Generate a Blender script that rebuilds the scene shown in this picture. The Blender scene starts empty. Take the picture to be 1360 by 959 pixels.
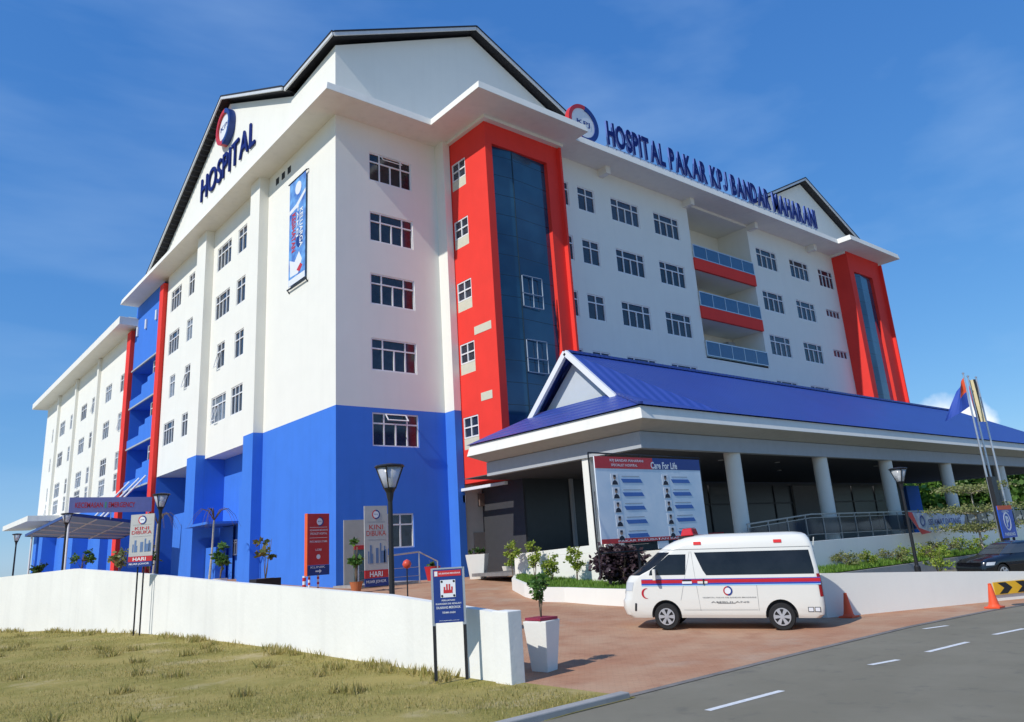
import bpy, bmesh, math, random
from mathutils import Vector, Matrix
R = math.radians
rnd = random.Random(7)
sc = bpy.context.scene
COL = sc.collection

# ---------------------------------------------------------------- camera
M = ((0.76997539, -0.63489397, -0.06362038), (0.12635568, 0.24944839, -0.96010923), (0.62543756, 0.73122168, 0.27229158))
cd = bpy.data.cameras.new('camera'); cam = bpy.data.objects.new('camera', cd); COL.objects.link(cam)
right = Vector(M[0]); down = Vector(M[1]); fwd = Vector(M[2])
rot = Matrix((right, -down, -fwd)).transposed().to_4x4()
cam.matrix_world = Matrix.Translation((-18.2277, -35.6055, 2.4)) @ rot
cd.sensor_width = 36; cd.lens = 1020.96 / 1360 * 36
cd.shift_x = 0; cd.shift_y = (442.2 - 479.5) / 1360
cd.clip_start = .1; cd.clip_end = 5000
sc.camera = cam

# ---------------------------------------------------------------- sun and sky
SD = Vector((1.0, 0.10, -0.88)).normalized()          # direction the light travels
sl = bpy.data.lights.new('sun', 'SUN'); sl.energy = 2.65; sl.angle = R(.5); sl.color = (1, .965, .91)
so = bpy.data.objects.new('sun', sl); COL.objects.link(so)
so.rotation_euler = SD.to_track_quat('-Z', 'Y').to_euler()
to = -SD
w = bpy.data.worlds.new('World'); sc.world = w; w.use_nodes = True
nt = w.node_tree; nt.nodes.clear()
def N(t, nt_, **k):
    n = nt_.nodes.new(t)
    for a, b in k.items(): setattr(n, a, b)
    return n
sky = N('ShaderNodeTexSky', nt, sky_type='NISHITA', sun_disc=False)
sky.sun_elevation = math.asin(to.z); sky.sun_rotation = math.atan2(to.x, to.y)
sky.air_density = 1.0; sky.dust_density = .1; sky.ozone_density = 3.5; sky.altitude = 0
hs = N('ShaderNodeHueSaturation', nt); hs.inputs['Saturation'].default_value = 1.17
nt.links.new(sky.outputs[0], hs.inputs['Color'])
tc = N('ShaderNodeTexCoord', nt)
# thin veils of cirrus + one low cumulus bank beyond the right end of the entrance canopy
mp = N('ShaderNodeMapping', nt); mp.inputs['Scale'].default_value = (1.2, 2.6, 6); mp.inputs['Rotation'].default_value = (.2, .3, .4)
nz = N('ShaderNodeTexNoise', nt); nz.inputs['Scale'].default_value = 1.6; nz.inputs['Detail'].default_value = 5; nz.inputs['Roughness'].default_value = .5
nt.links.new(tc.outputs['Generated'], mp.inputs[0]); nt.links.new(mp.outputs[0], nz.inputs[0])
cr = N('ShaderNodeMapRange', nt); cr.inputs[1].default_value = .45; cr.inputs[2].default_value = .85; cr.inputs[3].default_value = 0; cr.inputs[4].default_value = .30
nt.links.new(nz.outputs[0], cr.inputs[0])
mx = N('ShaderNodeMixRGB', nt); mx.inputs[2].default_value = (2.6, 3.6, 5.0, 1)
sp_ = N('ShaderNodeSeparateColor', nt); cb_ = N('ShaderNodeCombineColor', nt); nt.links.new(hs.outputs[0], sp_.inputs[0])
for i_, (p_, a_) in enumerate(((.74, .49), (.61, .885), (.41, 1.82))):            # softer fall-off from horizon to zenith
    pw_ = N('ShaderNodeMath', nt, operation='POWER'); pw_.inputs[1].default_value = p_; nt.links.new(sp_.outputs[i_], pw_.inputs[0])
    mu_ = N('ShaderNodeMath', nt, operation='MULTIPLY'); mu_.inputs[1].default_value = a_; nt.links.new(pw_.outputs[0], mu_.inputs[0]); nt.links.new(mu_.outputs[0], cb_.inputs[i_])
nt.links.new(cr.outputs[0], mx.inputs[0]); nt.links.new(cb_.outputs[0], mx.inputs[1])
def puff(prev, c, r0, r1):
    sub = N('ShaderNodeVectorMath', nt, operation='SUBTRACT'); sub.inputs[1].default_value = Vector(c).normalized()
    nrm = N('ShaderNodeVectorMath', nt, operation='NORMALIZE'); nt.links.new(tc.outputs['Generated'], nrm.inputs[0]); nt.links.new(nrm.outputs[0], sub.inputs[0])
    ml = N('ShaderNodeVectorMath', nt, operation='MULTIPLY'); ml.inputs[1].default_value = (1, 1, 1.5); nt.links.new(sub.outputs[0], ml.inputs[0])
    ln = N('ShaderNodeVectorMath', nt, operation='LENGTH'); nt.links.new(ml.outputs[0], ln.inputs[0])
    n2 = N('ShaderNodeTexNoise', nt); n2.inputs['Scale'].default_value = 26; n2.inputs['Detail'].default_value = 6; nt.links.new(nrm.outputs[0], n2.inputs[0])
    ad = N('ShaderNodeMath', nt, operation='MULTIPLY_ADD'); ad.inputs[1].default_value = .07; nt.links.new(n2.outputs[0], ad.inputs[0]); nt.links.new(ln.outputs[1], ad.inputs[2])
    m = N('ShaderNodeMapRange', nt); m.inputs[1].default_value = r0; m.inputs[2].default_value = r1; m.inputs[3].default_value = .9; m.inputs[4].default_value = 0
    nt.links.new(ad.outputs[0], m.inputs[0])
    k = N('ShaderNodeMixRGB', nt); k.inputs[2].default_value = (5.2, 5.4, 5.6, 1)
    nt.links.new(m.outputs[0], k.inputs[0]); nt.links.new(prev, k.inputs[1]); return k.outputs[0]
def raydir(px, py):
    d = Vector(((px - 680) / 1020.96, (py - 442.2) / 1020.96, 1)); return right * d.x + down * d.y + fwd * d.z
o_ = mx.outputs[0]
for (px, py, r) in ((1256, 566, .095), (1226, 562, .07), (1282, 570, .085), (1310, 586, .08), (1332, 606, .075), (1352, 655, .09)):
    o_ = puff(o_, raydir(px, py), r * .62, r * .95)
bg = N('ShaderNodeBackground', nt); bg.inputs[1].default_value = .15
wo = N('ShaderNodeOutputWorld', nt)
nt.links.new(o_, bg.inputs[0]); nt.links.new(bg.outputs[0], wo.inputs[0])
vs = sc.view_settings; vs.view_transform = 'Standard'; vs.look = 'None'; vs.gamma = 1; vs.use_curve_mapping = False; vs.exposure = .47

# ---------------------------------------------------------------- materials
MATS = {}
def mat(name, col, rough=.7, metal=0, var=.06, scale=3, bump=0, bscale=30, spec=.4, alpha=None, coat=0, c2=None, emis=None, streak=0, objvar=0):
    if name in MATS: return MATS[name]
    m = bpy.data.materials.new(name); m.use_nodes = True; t = m.node_tree; p = t.nodes['Principled BSDF']
    p.inputs['Roughness'].default_value = rough; p.inputs['Metallic'].default_value = metal
    p.inputs['Specular IOR Level'].default_value = spec; p.inputs['Coat Weight'].default_value = coat
    g = N('ShaderNodeNewGeometry', t)
    n = N('ShaderNodeTexNoise', t); n.inputs['Scale'].default_value = scale; n.inputs['Detail'].default_value = 6; n.inputs['Roughness'].default_value = .6
    t.links.new(g.outputs['Position'], n.inputs['Vector'])
    mr = N('ShaderNodeMapRange', t); mr.inputs[1].default_value = .3; mr.inputs[2].default_value = .7
    t.links.new(n.outputs[0], mr.inputs[0])
    mix = N('ShaderNodeMixRGB', t)
    mix.inputs[1].default_value = tuple(max(0, c * (1 - var)) for c in col) + (1,)
    b = c2 if c2 else tuple(min(1, c * (1 + var)) for c in col)
    mix.inputs[2].default_value = tuple(b) + (1,)
    t.links.new(mr.outputs[0], mix.inputs[0]); out = mix.outputs[0]
    if streak:                                             # rain streaks running down the paint
        mp_ = N('ShaderNodeMapping', t); mp_.inputs['Scale'].default_value = (2.2, 2.2, .12)
        s = N('ShaderNodeTexNoise', t); s.inputs['Scale'].default_value = 1.0; s.inputs['Detail'].default_value = 7
        t.links.new(g.outputs['Position'], mp_.inputs[0]); t.links.new(mp_.outputs[0], s.inputs[0])
        r2 = N('ShaderNodeMapRange', t); r2.inputs[1].default_value = .52; r2.inputs[2].default_value = .8; r2.inputs[3].default_value = 0; r2.inputs[4].default_value = streak
        t.links.new(s.outputs[0], r2.inputs[0])
        m2 = N('ShaderNodeMixRGB', t); m2.inputs[2].default_value = tuple(c * .62 for c in col) + (1,)
        t.links.new(r2.outputs[0], m2.inputs[0]); t.links.new(out, m2.inputs[1]); out = m2.outputs[0]
    if objvar:
        oi = N('ShaderNodeObjectInfo', t); h = N('ShaderNodeHueSaturation', t)
        r3 = N('ShaderNodeMapRange', t); r3.inputs[3].default_value = 1 - objvar; r3.inputs[4].default_value = 1 + objvar
        t.links.new(oi.outputs['Random'], r3.inputs[0]); t.links.new(r3.outputs[0], h.inputs['Value']); t.links.new(out, h.inputs['Color']); out = h.outputs[0]
    t.links.new(out, p.inputs['Base Color'])
    if bump:
        nb = N('ShaderNodeTexNoise', t); nb.inputs['Scale'].default_value = bscale; nb.inputs['Detail'].default_value = 5
        t.links.new(g.outputs['Position'], nb.inputs['Vector'])
        bm_ = N('ShaderNodeBump', t); bm_.inputs['Strength'].default_value = bump; bm_.inputs['Distance'].default_value = .02
        t.links.new(nb.outputs[0], bm_.inputs['Height']); t.links.new(bm_.outputs[0], p.inputs['Normal'])
    if alpha is not None: p.inputs['Alpha'].default_value = alpha
    if emis: p.inputs['Emission Color'].default_value = tuple(emis[:3]) + (1,); p.inputs['Emission Strength'].default_value = emis[3]
    MATS[name] = m; return m
WHITE = mat('white_paint', (.82, .80, .72), .8, spec=.25, var=.02, scale=.6, bump=.15, bscale=18, streak=.08)
WHITE2 = mat('eave_white', (.80, .775, .70), .8, spec=.25, var=.03, scale=.9, streak=.2)
BLUE = mat('blue_paint', (.055, .20, .68), .75, spec=.2, var=.04, scale=.7, bump=.15, bscale=18, streak=.18)
RED = mat('red_paint', (.82, .05, .036), .7, spec=.2, var=.04, scale=.8, streak=.1)
BEIGE = mat('beige_paint', (.52, .49, .43), .8, var=.05)
PATCH = mat('cream_panel', (.62, .60, .47), .6, var=.05)
GREYP = mat('grey_paint', (.40, .42, .44), .75, var=.04, streak=.1)
LGREY = mat('light_grey_paint', (.52, .56, .60), .7, var=.03)
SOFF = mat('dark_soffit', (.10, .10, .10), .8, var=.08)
DARK = mat('dark_interior', (.02, .022, .025), .8)
LOBBY = mat('lobby_glass', (.03, .034, .038), .3, spec=.5, var=.1)
ROOFD = mat('dark_roof', (.02, .02, .024), .6, var=.15)
FASC = mat('roof_fascia', (.60, .62, .64), .6)
FRAME = mat('window_frame_white', (.78, .78, .78), .45, var=.02)
ALU = mat('aluminium', (.6, .61, .63), .35, metal=.8)
BLACKM = mat('black_metal', (.018, .018, .02), .45, var=.1)
GLASSD = mat('window_glass', (.014, .02, .032), .1, spec=.7, var=.4, scale=2.5, c2=(.03, .04, .06), objvar=.5)
CURT = mat('curtained_glass', (.10, .035, .045), .25, spec=.6, var=.3)
TINT = mat('pale_curtain_glass', (.16, .20, .25), .15, spec=.6, var=.5, scale=3, objvar=.4)  # panes with pale curtains behind them
NAVY = mat('navy_letter', (.008, .02, .15), .6, spec=.15)
NAVYB = mat('navy_board', (.015, .045, .22), .4)
REDB = mat('red_board', (.55, .03, .035), .4)
WHITEB = mat('white_board', (.78, .79, .80), .45, var=.02)
BRICK = None

def proc_glass(name, a, b):
    m = bpy.data.materials.new(name); m.use_nodes = True; t = m.node_tree; p = t.nodes['Principled BSDF']
    g = N('ShaderNodeNewGeometry', t); sp = N('ShaderNodeSeparateXYZ', t); t.links.new(g.outputs['Position'], sp.inputs[0])
    def line(s, period, wd):
        md = N('ShaderNodeMath', t, operation='MODULO'); md.inputs[1].default_value = period; t.links.new(s, md.inputs[0])
        lt = N('ShaderNodeMath', t, operation='LESS_THAN'); lt.inputs[1].default_value = wd; t.links.new(md.outputs[0], lt.inputs[0]); return lt.outputs[0]
    l1 = line(sp.outputs['Z'], 1.25, .045)
    n = N('ShaderNodeTexNoise', t); n.inputs['Scale'].default_value = .35; t.links.new(g.outputs['Position'], n.inputs['Vector'])
    mr = N('ShaderNodeMapRange', t); mr.inputs[1].default_value = .4; mr.inputs[2].default_value = .62; t.links.new(n.outputs[0], mr.inputs[0])
    mx = N('ShaderNodeMixRGB', t); mx.inputs[1].default_value = a + (1,); mx.inputs[2].default_value = b + (1,); t.links.new(mr.outputs[0], mx.inputs[0])
    m2 = N('ShaderNodeMixRGB', t); m2.inputs[2].default_value = (.006, .012, .02, 1); t.links.new(l1, m2.inputs[0]); t.links.new(mx.outputs[0], m2.inputs[1])
    t.links.new(m2.outputs[0], p.inputs['Base Color']); p.inputs['Roughness'].default_value = .07; p.inputs['Specular IOR Level'].default_value = .8
    nb = N('ShaderNodeTexNoise', t); nb.inputs['Scale'].default_value = .9; t.links.new(g.outputs['Position'], nb.inputs['Vector'])
    bp = N('ShaderNodeBump', t); bp.inputs['Strength'].default_value = .12; bp.inputs['Distance'].default_value = .05; t.links.new(nb.outputs[0], bp.inputs['Height']); t.links.new(bp.outputs[0], p.inputs['Normal'])
    return m
CURTAINWALL = proc_glass('blue_curtain_glass', (.008, .04, .085), (.022, .085, .145))

def ribbed(name, col, axis='X', period=.33):
    m = bpy.data.materials.new(name); m.use_nodes = True; t = m.node_tree; p = t.nodes['Principled BSDF']
    g = N('ShaderNodeNewGeometry', t); sp = N('ShaderNodeSeparateXYZ', t); t.links.new(g.outputs['Position'], sp.inputs[0])
    mu = N('ShaderNodeMath', t, operation='MULTIPLY'); mu.inputs[1].default_value = 2 * math.pi / period; t.links.new(sp.outputs[axis], mu.inputs[0])
    si = N('ShaderNodeMath', t, operation='SINE'); t.links.new(mu.outputs[0], si.inputs[0])
    bp = N('ShaderNodeBump', t); bp.inputs['Strength'].default_value = .55; bp.inputs['Distance'].default_value = .03; t.links.new(si.outputs[0], bp.inputs['Height']); t.links.new(bp.outputs[0], p.inputs['Normal'])
    n = N('ShaderNodeTexNoise', t); n.inputs['Scale'].default_value = .5; n.inputs['Detail'].default_value = 7; t.links.new(g.outputs['Position'], n.inputs['Vector'])
    mx = N('ShaderNodeMixRGB', t); mx.inputs[1].default_value = tuple(c * .85 for c in col) + (1,); mx.inputs[2].default_value = tuple(c * 1.15 for c in col) + (1,); t.links.new(n.outputs[0], mx.inputs[0])
    t.links.new(mx.outputs[0], p.inputs['Base Color']); p.inputs['Roughness'].default_value = .42
    return m
BLUEROOF = ribbed('blue_metal_roof', (.03, .065, .30))

def ground_mat(name, cols, scales, rough=.95, bump=.3, bscale=60, brick=False):
    m = bpy.data.materials.new(name); m.use_nodes = True; t = m.node_tree; p = t.nodes['Principled BSDF']; p.inputs['Roughness'].default_value = rough
    p.inputs['Specular IOR Level'].default_value = .08
    g = N('ShaderNodeNewGeometry', t); out = None
    for i, (c, s) in enumerate(zip(cols, scales)):
        if out is None:
            rgb = N('ShaderNodeRGB', t); rgb.outputs[0].default_value = c + (1,); out = rgb.outputs[0]; continue
        n = N('ShaderNodeTexNoise', t); n.inputs['Scale'].default_value = s[0]; n.inputs['Detail'].default_value = 8; n.inputs['Roughness'].default_value = .65
        t.links.new(g.outputs['Position'], n.inputs['Vector'])
        mr = N('ShaderNodeMapRange', t); mr.inputs[1].default_value = s[1]; mr.inputs[2].default_value = s[2]; mr.inputs[4].default_value = s[3]; t.links.new(n.outputs[0], mr.inputs[0])
        mx = N('ShaderNodeMixRGB', t); mx.inputs[2].default_value = c + (1,); t.links.new(mr.outputs[0], mx.inputs[0]); t.links.new(out, mx.inputs[1]); out = mx.outputs[0]
    if brick:
        b = N('ShaderNodeTexBrick', t); b.inputs['Scale'].default_value = 1; b.inputs['Mortar Size'].default_value = .008; b.inputs['Brick Width'].default_value = .22; b.inputs['Row Height'].default_value = .11
        b.inputs['Color1'].default_value = (.96, .95, .95, 1); b.inputs['Color2'].default_value = (1.03, 1.01, 1, 1); b.inputs['Mortar'].default_value = (.88, .87, .86, 1)
        mpp = N('ShaderNodeMapping', t); mpp.inputs['Rotation'].default_value = (0, 0, R(45)); t.links.new(g.outputs['Position'], mpp.inputs[0]); t.links.new(mpp.outputs[0], b.inputs[0])
        mu = N('ShaderNodeMixRGB', t, blend_type='MULTIPLY'); mu.inputs[0].default_value = 1; t.links.new(out, mu.inputs[1]); t.links.new(b.outputs[0], mu.inputs[2]); out = mu.outputs[0]
    t.links.new(out, p.inputs['Base Color'])
    nb = N('ShaderNodeTexNoise', t); nb.inputs['Scale'].default_value = bscale; nb.inputs['Detail'].default_value = 6; t.links.new(g.outputs['Position'], nb.inputs['Vector'])
    bp = N('ShaderNodeBump', t); bp.inputs['Strength'].default_value = bump; bp.inputs['Distance'].default_value = .03; t.links.new(nb.outputs[0], bp.inputs['Height']); t.links.new(bp.outputs[0], p.inputs['Normal'])
    return m
LAWN = ground_mat('dry_lawn', [(.38, .30, .10), (.22, .20, .05), (.55, .44, .26), (.40, .34, .11)], [None, (.55, .42, .62, .85), (.5, .56, .68, .7), (9, .4, .7, .5)], bump=.8, bscale=40)
FARG = ground_mat('far_ground', [(.50, .44, .34), (.36, .33, .22)], [None, (.05, .4, .6, .8)])  # unseen ground kept pale so it bounces light onto the front walls
ASPH = ground_mat('asphalt', [(.215, .195, .145), (.265, .242, .185), (.08, .08, .08), (.2, .2, .19)], [None, (.4, .4, .65, .7), (1.8, .56, .75, .4), (70, .55, .7, .5)], bump=.35, bscale=120)
BRK = ground_mat('brick_paving', [(.45, .24, .145), (.52, .34, .22), (.35, .165, .10), (.50, .40, .30)], [None, (.5, .4, .62, .8), (1.2, .52, .7, .6), (.33, .56, .72, .6)], bump=.2, brick=True)
BEDG = ground_mat('bed_grass', [(.09, .17, .02), (.05, .11, .015)], [None, (3, .4, .65, .8)], bump=.8)
CONC = ground_mat('concrete', [(.38, .37, .35), (.28, .27, .26)], [None, (1.5, .45, .7, .7)], bump=.2)

LEAF = {}
def leafmat(name, c, c2):
    if name in LEAF: return LEAF[name]
    m = bpy.data.materials.new(name); m.use_nodes = True; t = m.node_tree; p = t.nodes['Principled BSDF']; p.inputs['Roughness'].default_value = .55
    g = N('ShaderNodeNewGeometry', t); mx = N('ShaderNodeMixRGB', t); mx.inputs[1].default_value = c + (1,); mx.inputs[2].default_value = c2 + (1,); t.links.new(g.outputs['Random Per Island'], mx.inputs[0])
    t.links.new(mx.outputs[0], p.inputs['Base Color']); tr = N('ShaderNodeBsdfTranslucent', t); t.links.new(mx.outputs[0], tr.inputs[0]); ad = N('ShaderNodeMixShader', t); ad.inputs[0].default_value = .3
    out = t.nodes['Material Output']; t.links.new(p.outputs[0], ad.inputs[1]); t.links.new(tr.outputs[0], ad.inputs[2]); t.links.new(ad.outputs[0], out.inputs[0]); LEAF[name] = m; return m

# ---------------------------------------------------------------- mesh helpers
class MB:
    def __init__(s): s.v = []; s.f = []; s.m = []
    def quad(s, *p, m=0):
        n = len(s.v); s.v += [tuple(q) for q in p]; s.f.append(tuple(range(n, n + len(p)))); s.m.append(m)
    def box(s, x0, x1, y0, y1, z0, z1, m=0):
        s.hexa([(x0, y0, z0), (x1, y0, z0), (x1, y1, z0), (x0, y1, z0), (x0, y0, z1), (x1, y0, z1), (x1, y1, z1), (x0, y1, z1)], m)
    def hexa(s, c, m=0):
        n = len(s.v); s.v += [tuple(q) for q in c]
        for f in ((3, 2, 1, 0), (4, 5, 6, 7), (0, 1, 5, 4), (1, 2, 6, 5), (2, 3, 7, 6), (3, 0, 4, 7)):
            s.f.append(tuple(n + i for i in f)); s.m.append(m)
    def prism(s, pts, d, m=0, msides=None):                # extrude a polygon along vector d
        n = len(s.v); k = len(pts); d = Vector(d)
        s.v += [tuple(p) for p in pts] + [tuple(Vector(p) + d) for p in pts]
        s.f.append(tuple(range(n + k - 1, n - 1, -1))); s.m.append(m); s.f.append(tuple(range(n + k, n + 2 * k))); s.m.append(m)
        for i in range(k):
            j = (i + 1) % k; s.f.append((n + i, n + j, n + k + j, n + k + i)); s.m.append(m if msides is None else msides)
    def bar(s, a, b, wd, h=None, m=0, up=(0, 0, 1)):
        a = Vector(a); b = Vector(b); h = h or wd; t = (b - a).normalized(); u = Vector(up)
        if abs(t.dot(u)) > .95: u = Vector((1, 0, 0))
        sdir = t.cross(u).normalized() * wd / 2; u = sdir.cross(t).normalized() * h / 2
        s.hexa([a - sdir - u, a + sdir - u, b + sdir - u, b - sdir - u, a - sdir + u, a + sdir + u, b + sdir + u, b - sdir + u], m)
    def tube(s, pts, rad, seg=8, m=0, caps=True):
        pts = [Vector(p) for p in pts]; n0 = len(s.v); k = len(pts)
        rad = rad if isinstance(rad, (list, tuple)) else [rad] * k
        prev = None
        for i, p in enumerate(pts):
            t = (pts[min(i + 1, k - 1)] - pts[max(i - 1, 0)])
            t = t.normalized() if t.length > 1e-9 else Vector((0, 0, 1))
            if prev is None:
                u = t.cross(Vector((0, 0, 1)) if abs(t.z) < .9 else Vector((1, 0, 0))).normalized()
            else:
                u = (prev - t * prev.dot(t)).normalized()
            prev = u; v = t.cross(u)
            for j in range(seg):
                a = 2 * math.pi * j / seg; s.v.append(tuple(p + (u * math.cos(a) + v * math.sin(a)) * rad[i]))
        for i in range(k - 1):
            for j in range(seg):
                a = n0 + i * seg + j; b = n0 + i * seg + (j + 1) % seg
                s.f.append((a, b, b + seg, a + seg)); s.m.append(m)
        if caps:
            s.f.append(tuple(n0 + j for j in reversed(range(seg)))); s.m.append(m)
            s.f.append(tuple(n0 + (k - 1) * seg + j for j in range(seg))); s.m.append(m)
    def lathe(s, prof, seg=24, c=(0, 0, 0), m=0):
        s.tube([(c[0], c[1], c[2] + z) for r, z in prof], [max(r, .001) for r, z in prof], seg, m)
    def build(s, name, mats, parent=None, smooth=False, bevel=0, loc=None, fixn=True):
        me = bpy.data.meshes.new(name); me.from_pydata(s.v, [], s.f)
        mats = mats if isinstance(mats, (list, tuple)) else [mats]
        for q in mats: me.materials.append(q)
        for p, mi in zip(me.polygons, s.m): p.material_index = mi
        if smooth: me.polygons.foreach_set('use_smooth', [True] * len(me.polygons))
        if fixn:
            b = bmesh.new(); b.from_mesh(me); bmesh.ops.recalc_face_normals(b, faces=b.faces); b.to_mesh(me); b.free()
        me.update()
        o = bpy.data.objects.new(name, me); COL.objects.link(o)
        if parent: o.parent = parent
        if loc: o.location = loc
        if bevel:
            bv = o.modifiers.new('bevel', 'BEVEL'); bv.width = bevel; bv.segments = 2; bv.limit_method = 'ANGLE'
        return o
def tag(o, label=None, cat=None, group=None, kind=None):
    if label: o['label'] = label
    if cat: o['category'] = cat
    if group: o['group'] = group
    if kind: o['kind'] = kind
    return o
def empty(name, loc=(0, 0, 0), rz=0, label=None, cat=None, group=None):
    o = bpy.data.objects.new(name, None); COL.objects.link(o); o.location = loc; o.rotation_euler = (0, 0, rz); o.empty_display_size = .3
    return tag(o, label, cat, group)
def copy_tree(o, parent=None):
    c = o.copy(); COL.objects.link(c)
    if parent: c.parent = parent
    for ch in list(o.children): copy_tree(ch, c)
    return c
def smooth_by_angle(o, a=40):
    me = o.data; me.polygons.foreach_set('use_smooth', [True] * len(me.polygons))
    b = bmesh.new(); b.from_mesh(me)
    for e in b.edges:
        if len(e.link_faces) == 2 and e.calc_face_angle(0) > R(a): e.smooth = False
    b.to_mesh(me); b.free(); return o

_tc = {}
def text_mesh(s, size, ext=0, bold=.0):
    k = (s, size, ext, bold)
    if k in _tc: return _tc[k]
    cu = bpy.data.curves.new('t', 'FONT'); cu.body = s; cu.size = size; cu.extrude = ext; cu.offset = bold * size; cu.resolution_u = 3
    o = bpy.data.objects.new('t', cu); COL.objects.link(o); bpy.context.view_layer.update()
    me = bpy.data.meshes.new_from_object(o.evaluated_get(bpy.context.evaluated_depsgraph_get()))
    bpy.data.objects.remove(o); bpy.data.curves.remove(cu)
    _tc[k] = me; return me
def bbox(me):
    xs = [v.co.x for v in me.vertices]; ys = [v.co.y for v in me.vertices]; return (min(xs), max(xs), min(ys), max(ys)) if xs else (0, 0, 0, 0)
def text(name, s, parent, mtl, x0, x1, z0, z1, y=-.012, ext=.004, bold=.01, flat=False):
    """lettering fitted in the local rectangle x0..x1, z0..z1, in the local plane y, reading along +x"""
    me = text_mesh(s, 1, 0, bold).copy(); me.name = name; a, b, c, d = bbox(me)
    for v in me.vertices:
        X = x0 + (v.co.x - a) / (b - a) * (x1 - x0); Z = z0 + (v.co.y - c) / (d - c) * (z1 - z0); v.co = (X, y, Z)
    me.materials.clear(); me.materials.append(mtl)
    o = bpy.data.objects.new(name, me); COL.objects.link(o); o.parent = parent
    return o
def arc_pts(cx, cz, r, a0, a1, n=20): return [(cx + r * math.cos(a0 + (a1 - a0) * i / n), cz + r * math.sin(a0 + (a1 - a0) * i / n)) for i in range(n + 1)]
def annulus(mb, cx, cz, r0, r1, a0, a1, y0, y1, m=0, n=24):
    A = arc_pts(cx, cz, r1, a0, a1, n); B = arc_pts(cx, cz, r0, a0, a1, n)
    for i in range(n):
        c = [(A[i][0], y0, A[i][1]), (A[i + 1][0], y0, A[i + 1][1]), (B[i + 1][0], y0, B[i + 1][1]), (B[i][0], y0, B[i][1])]
        mb.hexa(c + [(p[0], y1, p[2]) for p in c], m)
def disc(mb, cx, cz, r, y0, y1, m=0, n=32):
    mb.prism([(cx + r * math.cos(2 * math.pi * i / n), y0, cz + r * math.sin(2 * math.pi * i / n)) for i in range(n)], (0, y1 - y0, 0), m)
def emblem(parent, cx, cz, r, y=-.01, th=.01, depth=None):
    """round emblem: red arc on the left, blue arc on the right, white middle"""
    g = MB(); disc(g, cx, cz, r * .80, y + th, y); g.build('emblem_disc', WHITEB, parent)
    g = MB(); annulus(g, cx, cz, r * .78, r, R(95), R(255), y - th, y + th); g.build('emblem_red_arc', REDB, parent)
    g = MB(); annulus(g, cx, cz, r * .74, r * 1.02, R(-105), R(95), y - th * 1.2, y + th); g.build('emblem_blue_arc', NAVYB, parent)
    text('lettering', 'KPJ', parent, NAVYB, cx - r * .42, cx + r * .42, cz - r * .16, cz + r * .16, y - th * .6 - .002)

def grid_mesh(name, xs, ys, zf, mtl, parent=None, inside=None):
    g = MB(); nx, ny = len(xs), len(ys)
    g.v = [(x, y, zf(x, y)) for y in ys for x in xs]
    for j in range(ny - 1):
        for i in range(nx - 1):
            if inside and not inside((xs[i] + xs[i + 1]) / 2, (ys[j] + ys[j + 1]) / 2): continue
            g.f.append((j * nx + i, j * nx + i + 1, (j + 1) * nx + i + 1, (j + 1) * nx + i)); g.m.append(0)
    return g.build(name, mtl, parent, smooth=True)
def lin(a, b, n): return [a + (b - a) * i / n for i in range(n + 1)]
def interp(x, pts):
    if x <= pts[0][0]: return pts[0][1]
    for (a, b), (c, d) in zip(pts, pts[1:]):
        if x <= c: return b + (d - b) * (x - a) / (c - a)
    return pts[-1][1]
def sstep(t): t = max(0, min(1, t)); return t * t * (3 - 2 * t)

# ---------------------------------------------------------------- setting: ground, lawn, road, driveway
def zd(x, y):                                             # the driveway climbs from the road to the porch
    r = interp(y, [(-23.6, 0), (-20.8, .10), (-18, .22), (-13, .48), (-8, .88), (-3, 1.18), (0, 1.22), (8, 1.5), (24, 2.0), (60, 2.2)])
    k = 1 - sstep((x - 2.6) / 3) * sstep((-14.5 - y) / 2)
    return r * k
def zl(x, y):                                             # lawn outside the retaining wall
    return .012 + .36 * sstep((y + 22) / 30) + .03 * math.sin(x * 1.3) * math.sin(y * .9 + 1) * sstep((-8.6 - x) / 1.5)
g = MB(); g.quad((-1500, -1500, -.05), (1500, -1500, -.05), (1500, 1500, -.05), (-1500, 1500, -.05)); tag(g.build('ground', FARG), kind='structure')
tag(grid_mesh('lawn', lin(-48, -8.2, 80), lin(-26.35, 60, 120), zl, LAWN), kind='structure')
g = MB(); g.prism([(-300, -37.5, -.3), (4, -37.5, -.3), (60, -60, -.3), (300, -160, -.3), (300, -26, -.3), (-300, -26, -.3)], (0, 0, .3)); tag(g.build('road', ASPH), kind='structure')
WALLP = [(-8.3, -23.2), (-8.15, -18.7), (-8.1, -13.6), (-8.4, -8.7), (-9.1, -2.7), (-10.7, 2.9), (-12.6, 7.9), (-16.5, 18)]
def wallx(y): return interp(y, [(b, a) for a, b in WALLP])
REDGE = [(-60, -26.1), (-3, -26.1), (2, -26.2), (6, -26.6), (9, -27.15), (12, -28.0), (20, -30.8), (60, -45)]
def redge(x): return interp(x, REDGE)
g = MB(); us = lin(0, 1, 60); nv = 110
for j in range(nv + 1):
    t = j / nv
    for u in us:
        if j <= 30: X_ = -8.1 + 70 * u ** 1.7; y0 = redge(X_); y = y0 + (-20 - y0) * j / 30; x = X_ if y < -20 else X_
        else: y = -20 + 66 * ((j - 30) / (nv - 30)); x = X_
        xl = wallx(y) if y > -23.4 else -8.3
        x = xl + (62 - xl) * u ** 1.7; y = y if j > 30 else redge(x) + (-20 - redge(x)) * j / 30
        g.v.append((x, y, zd(x, y) + .006))
nx = len(us)
for j in range(nv):
    for i in range(nx - 1):
        c = g.v[j * nx + i + 1]
        if c[0] > 8.5 and c[1] > 0: continue
        g.f.append((j * nx + i, j * nx + i + 1, (j + 1) * nx + i + 1, (j + 1) * nx + i)); g.m.append(0)
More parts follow.
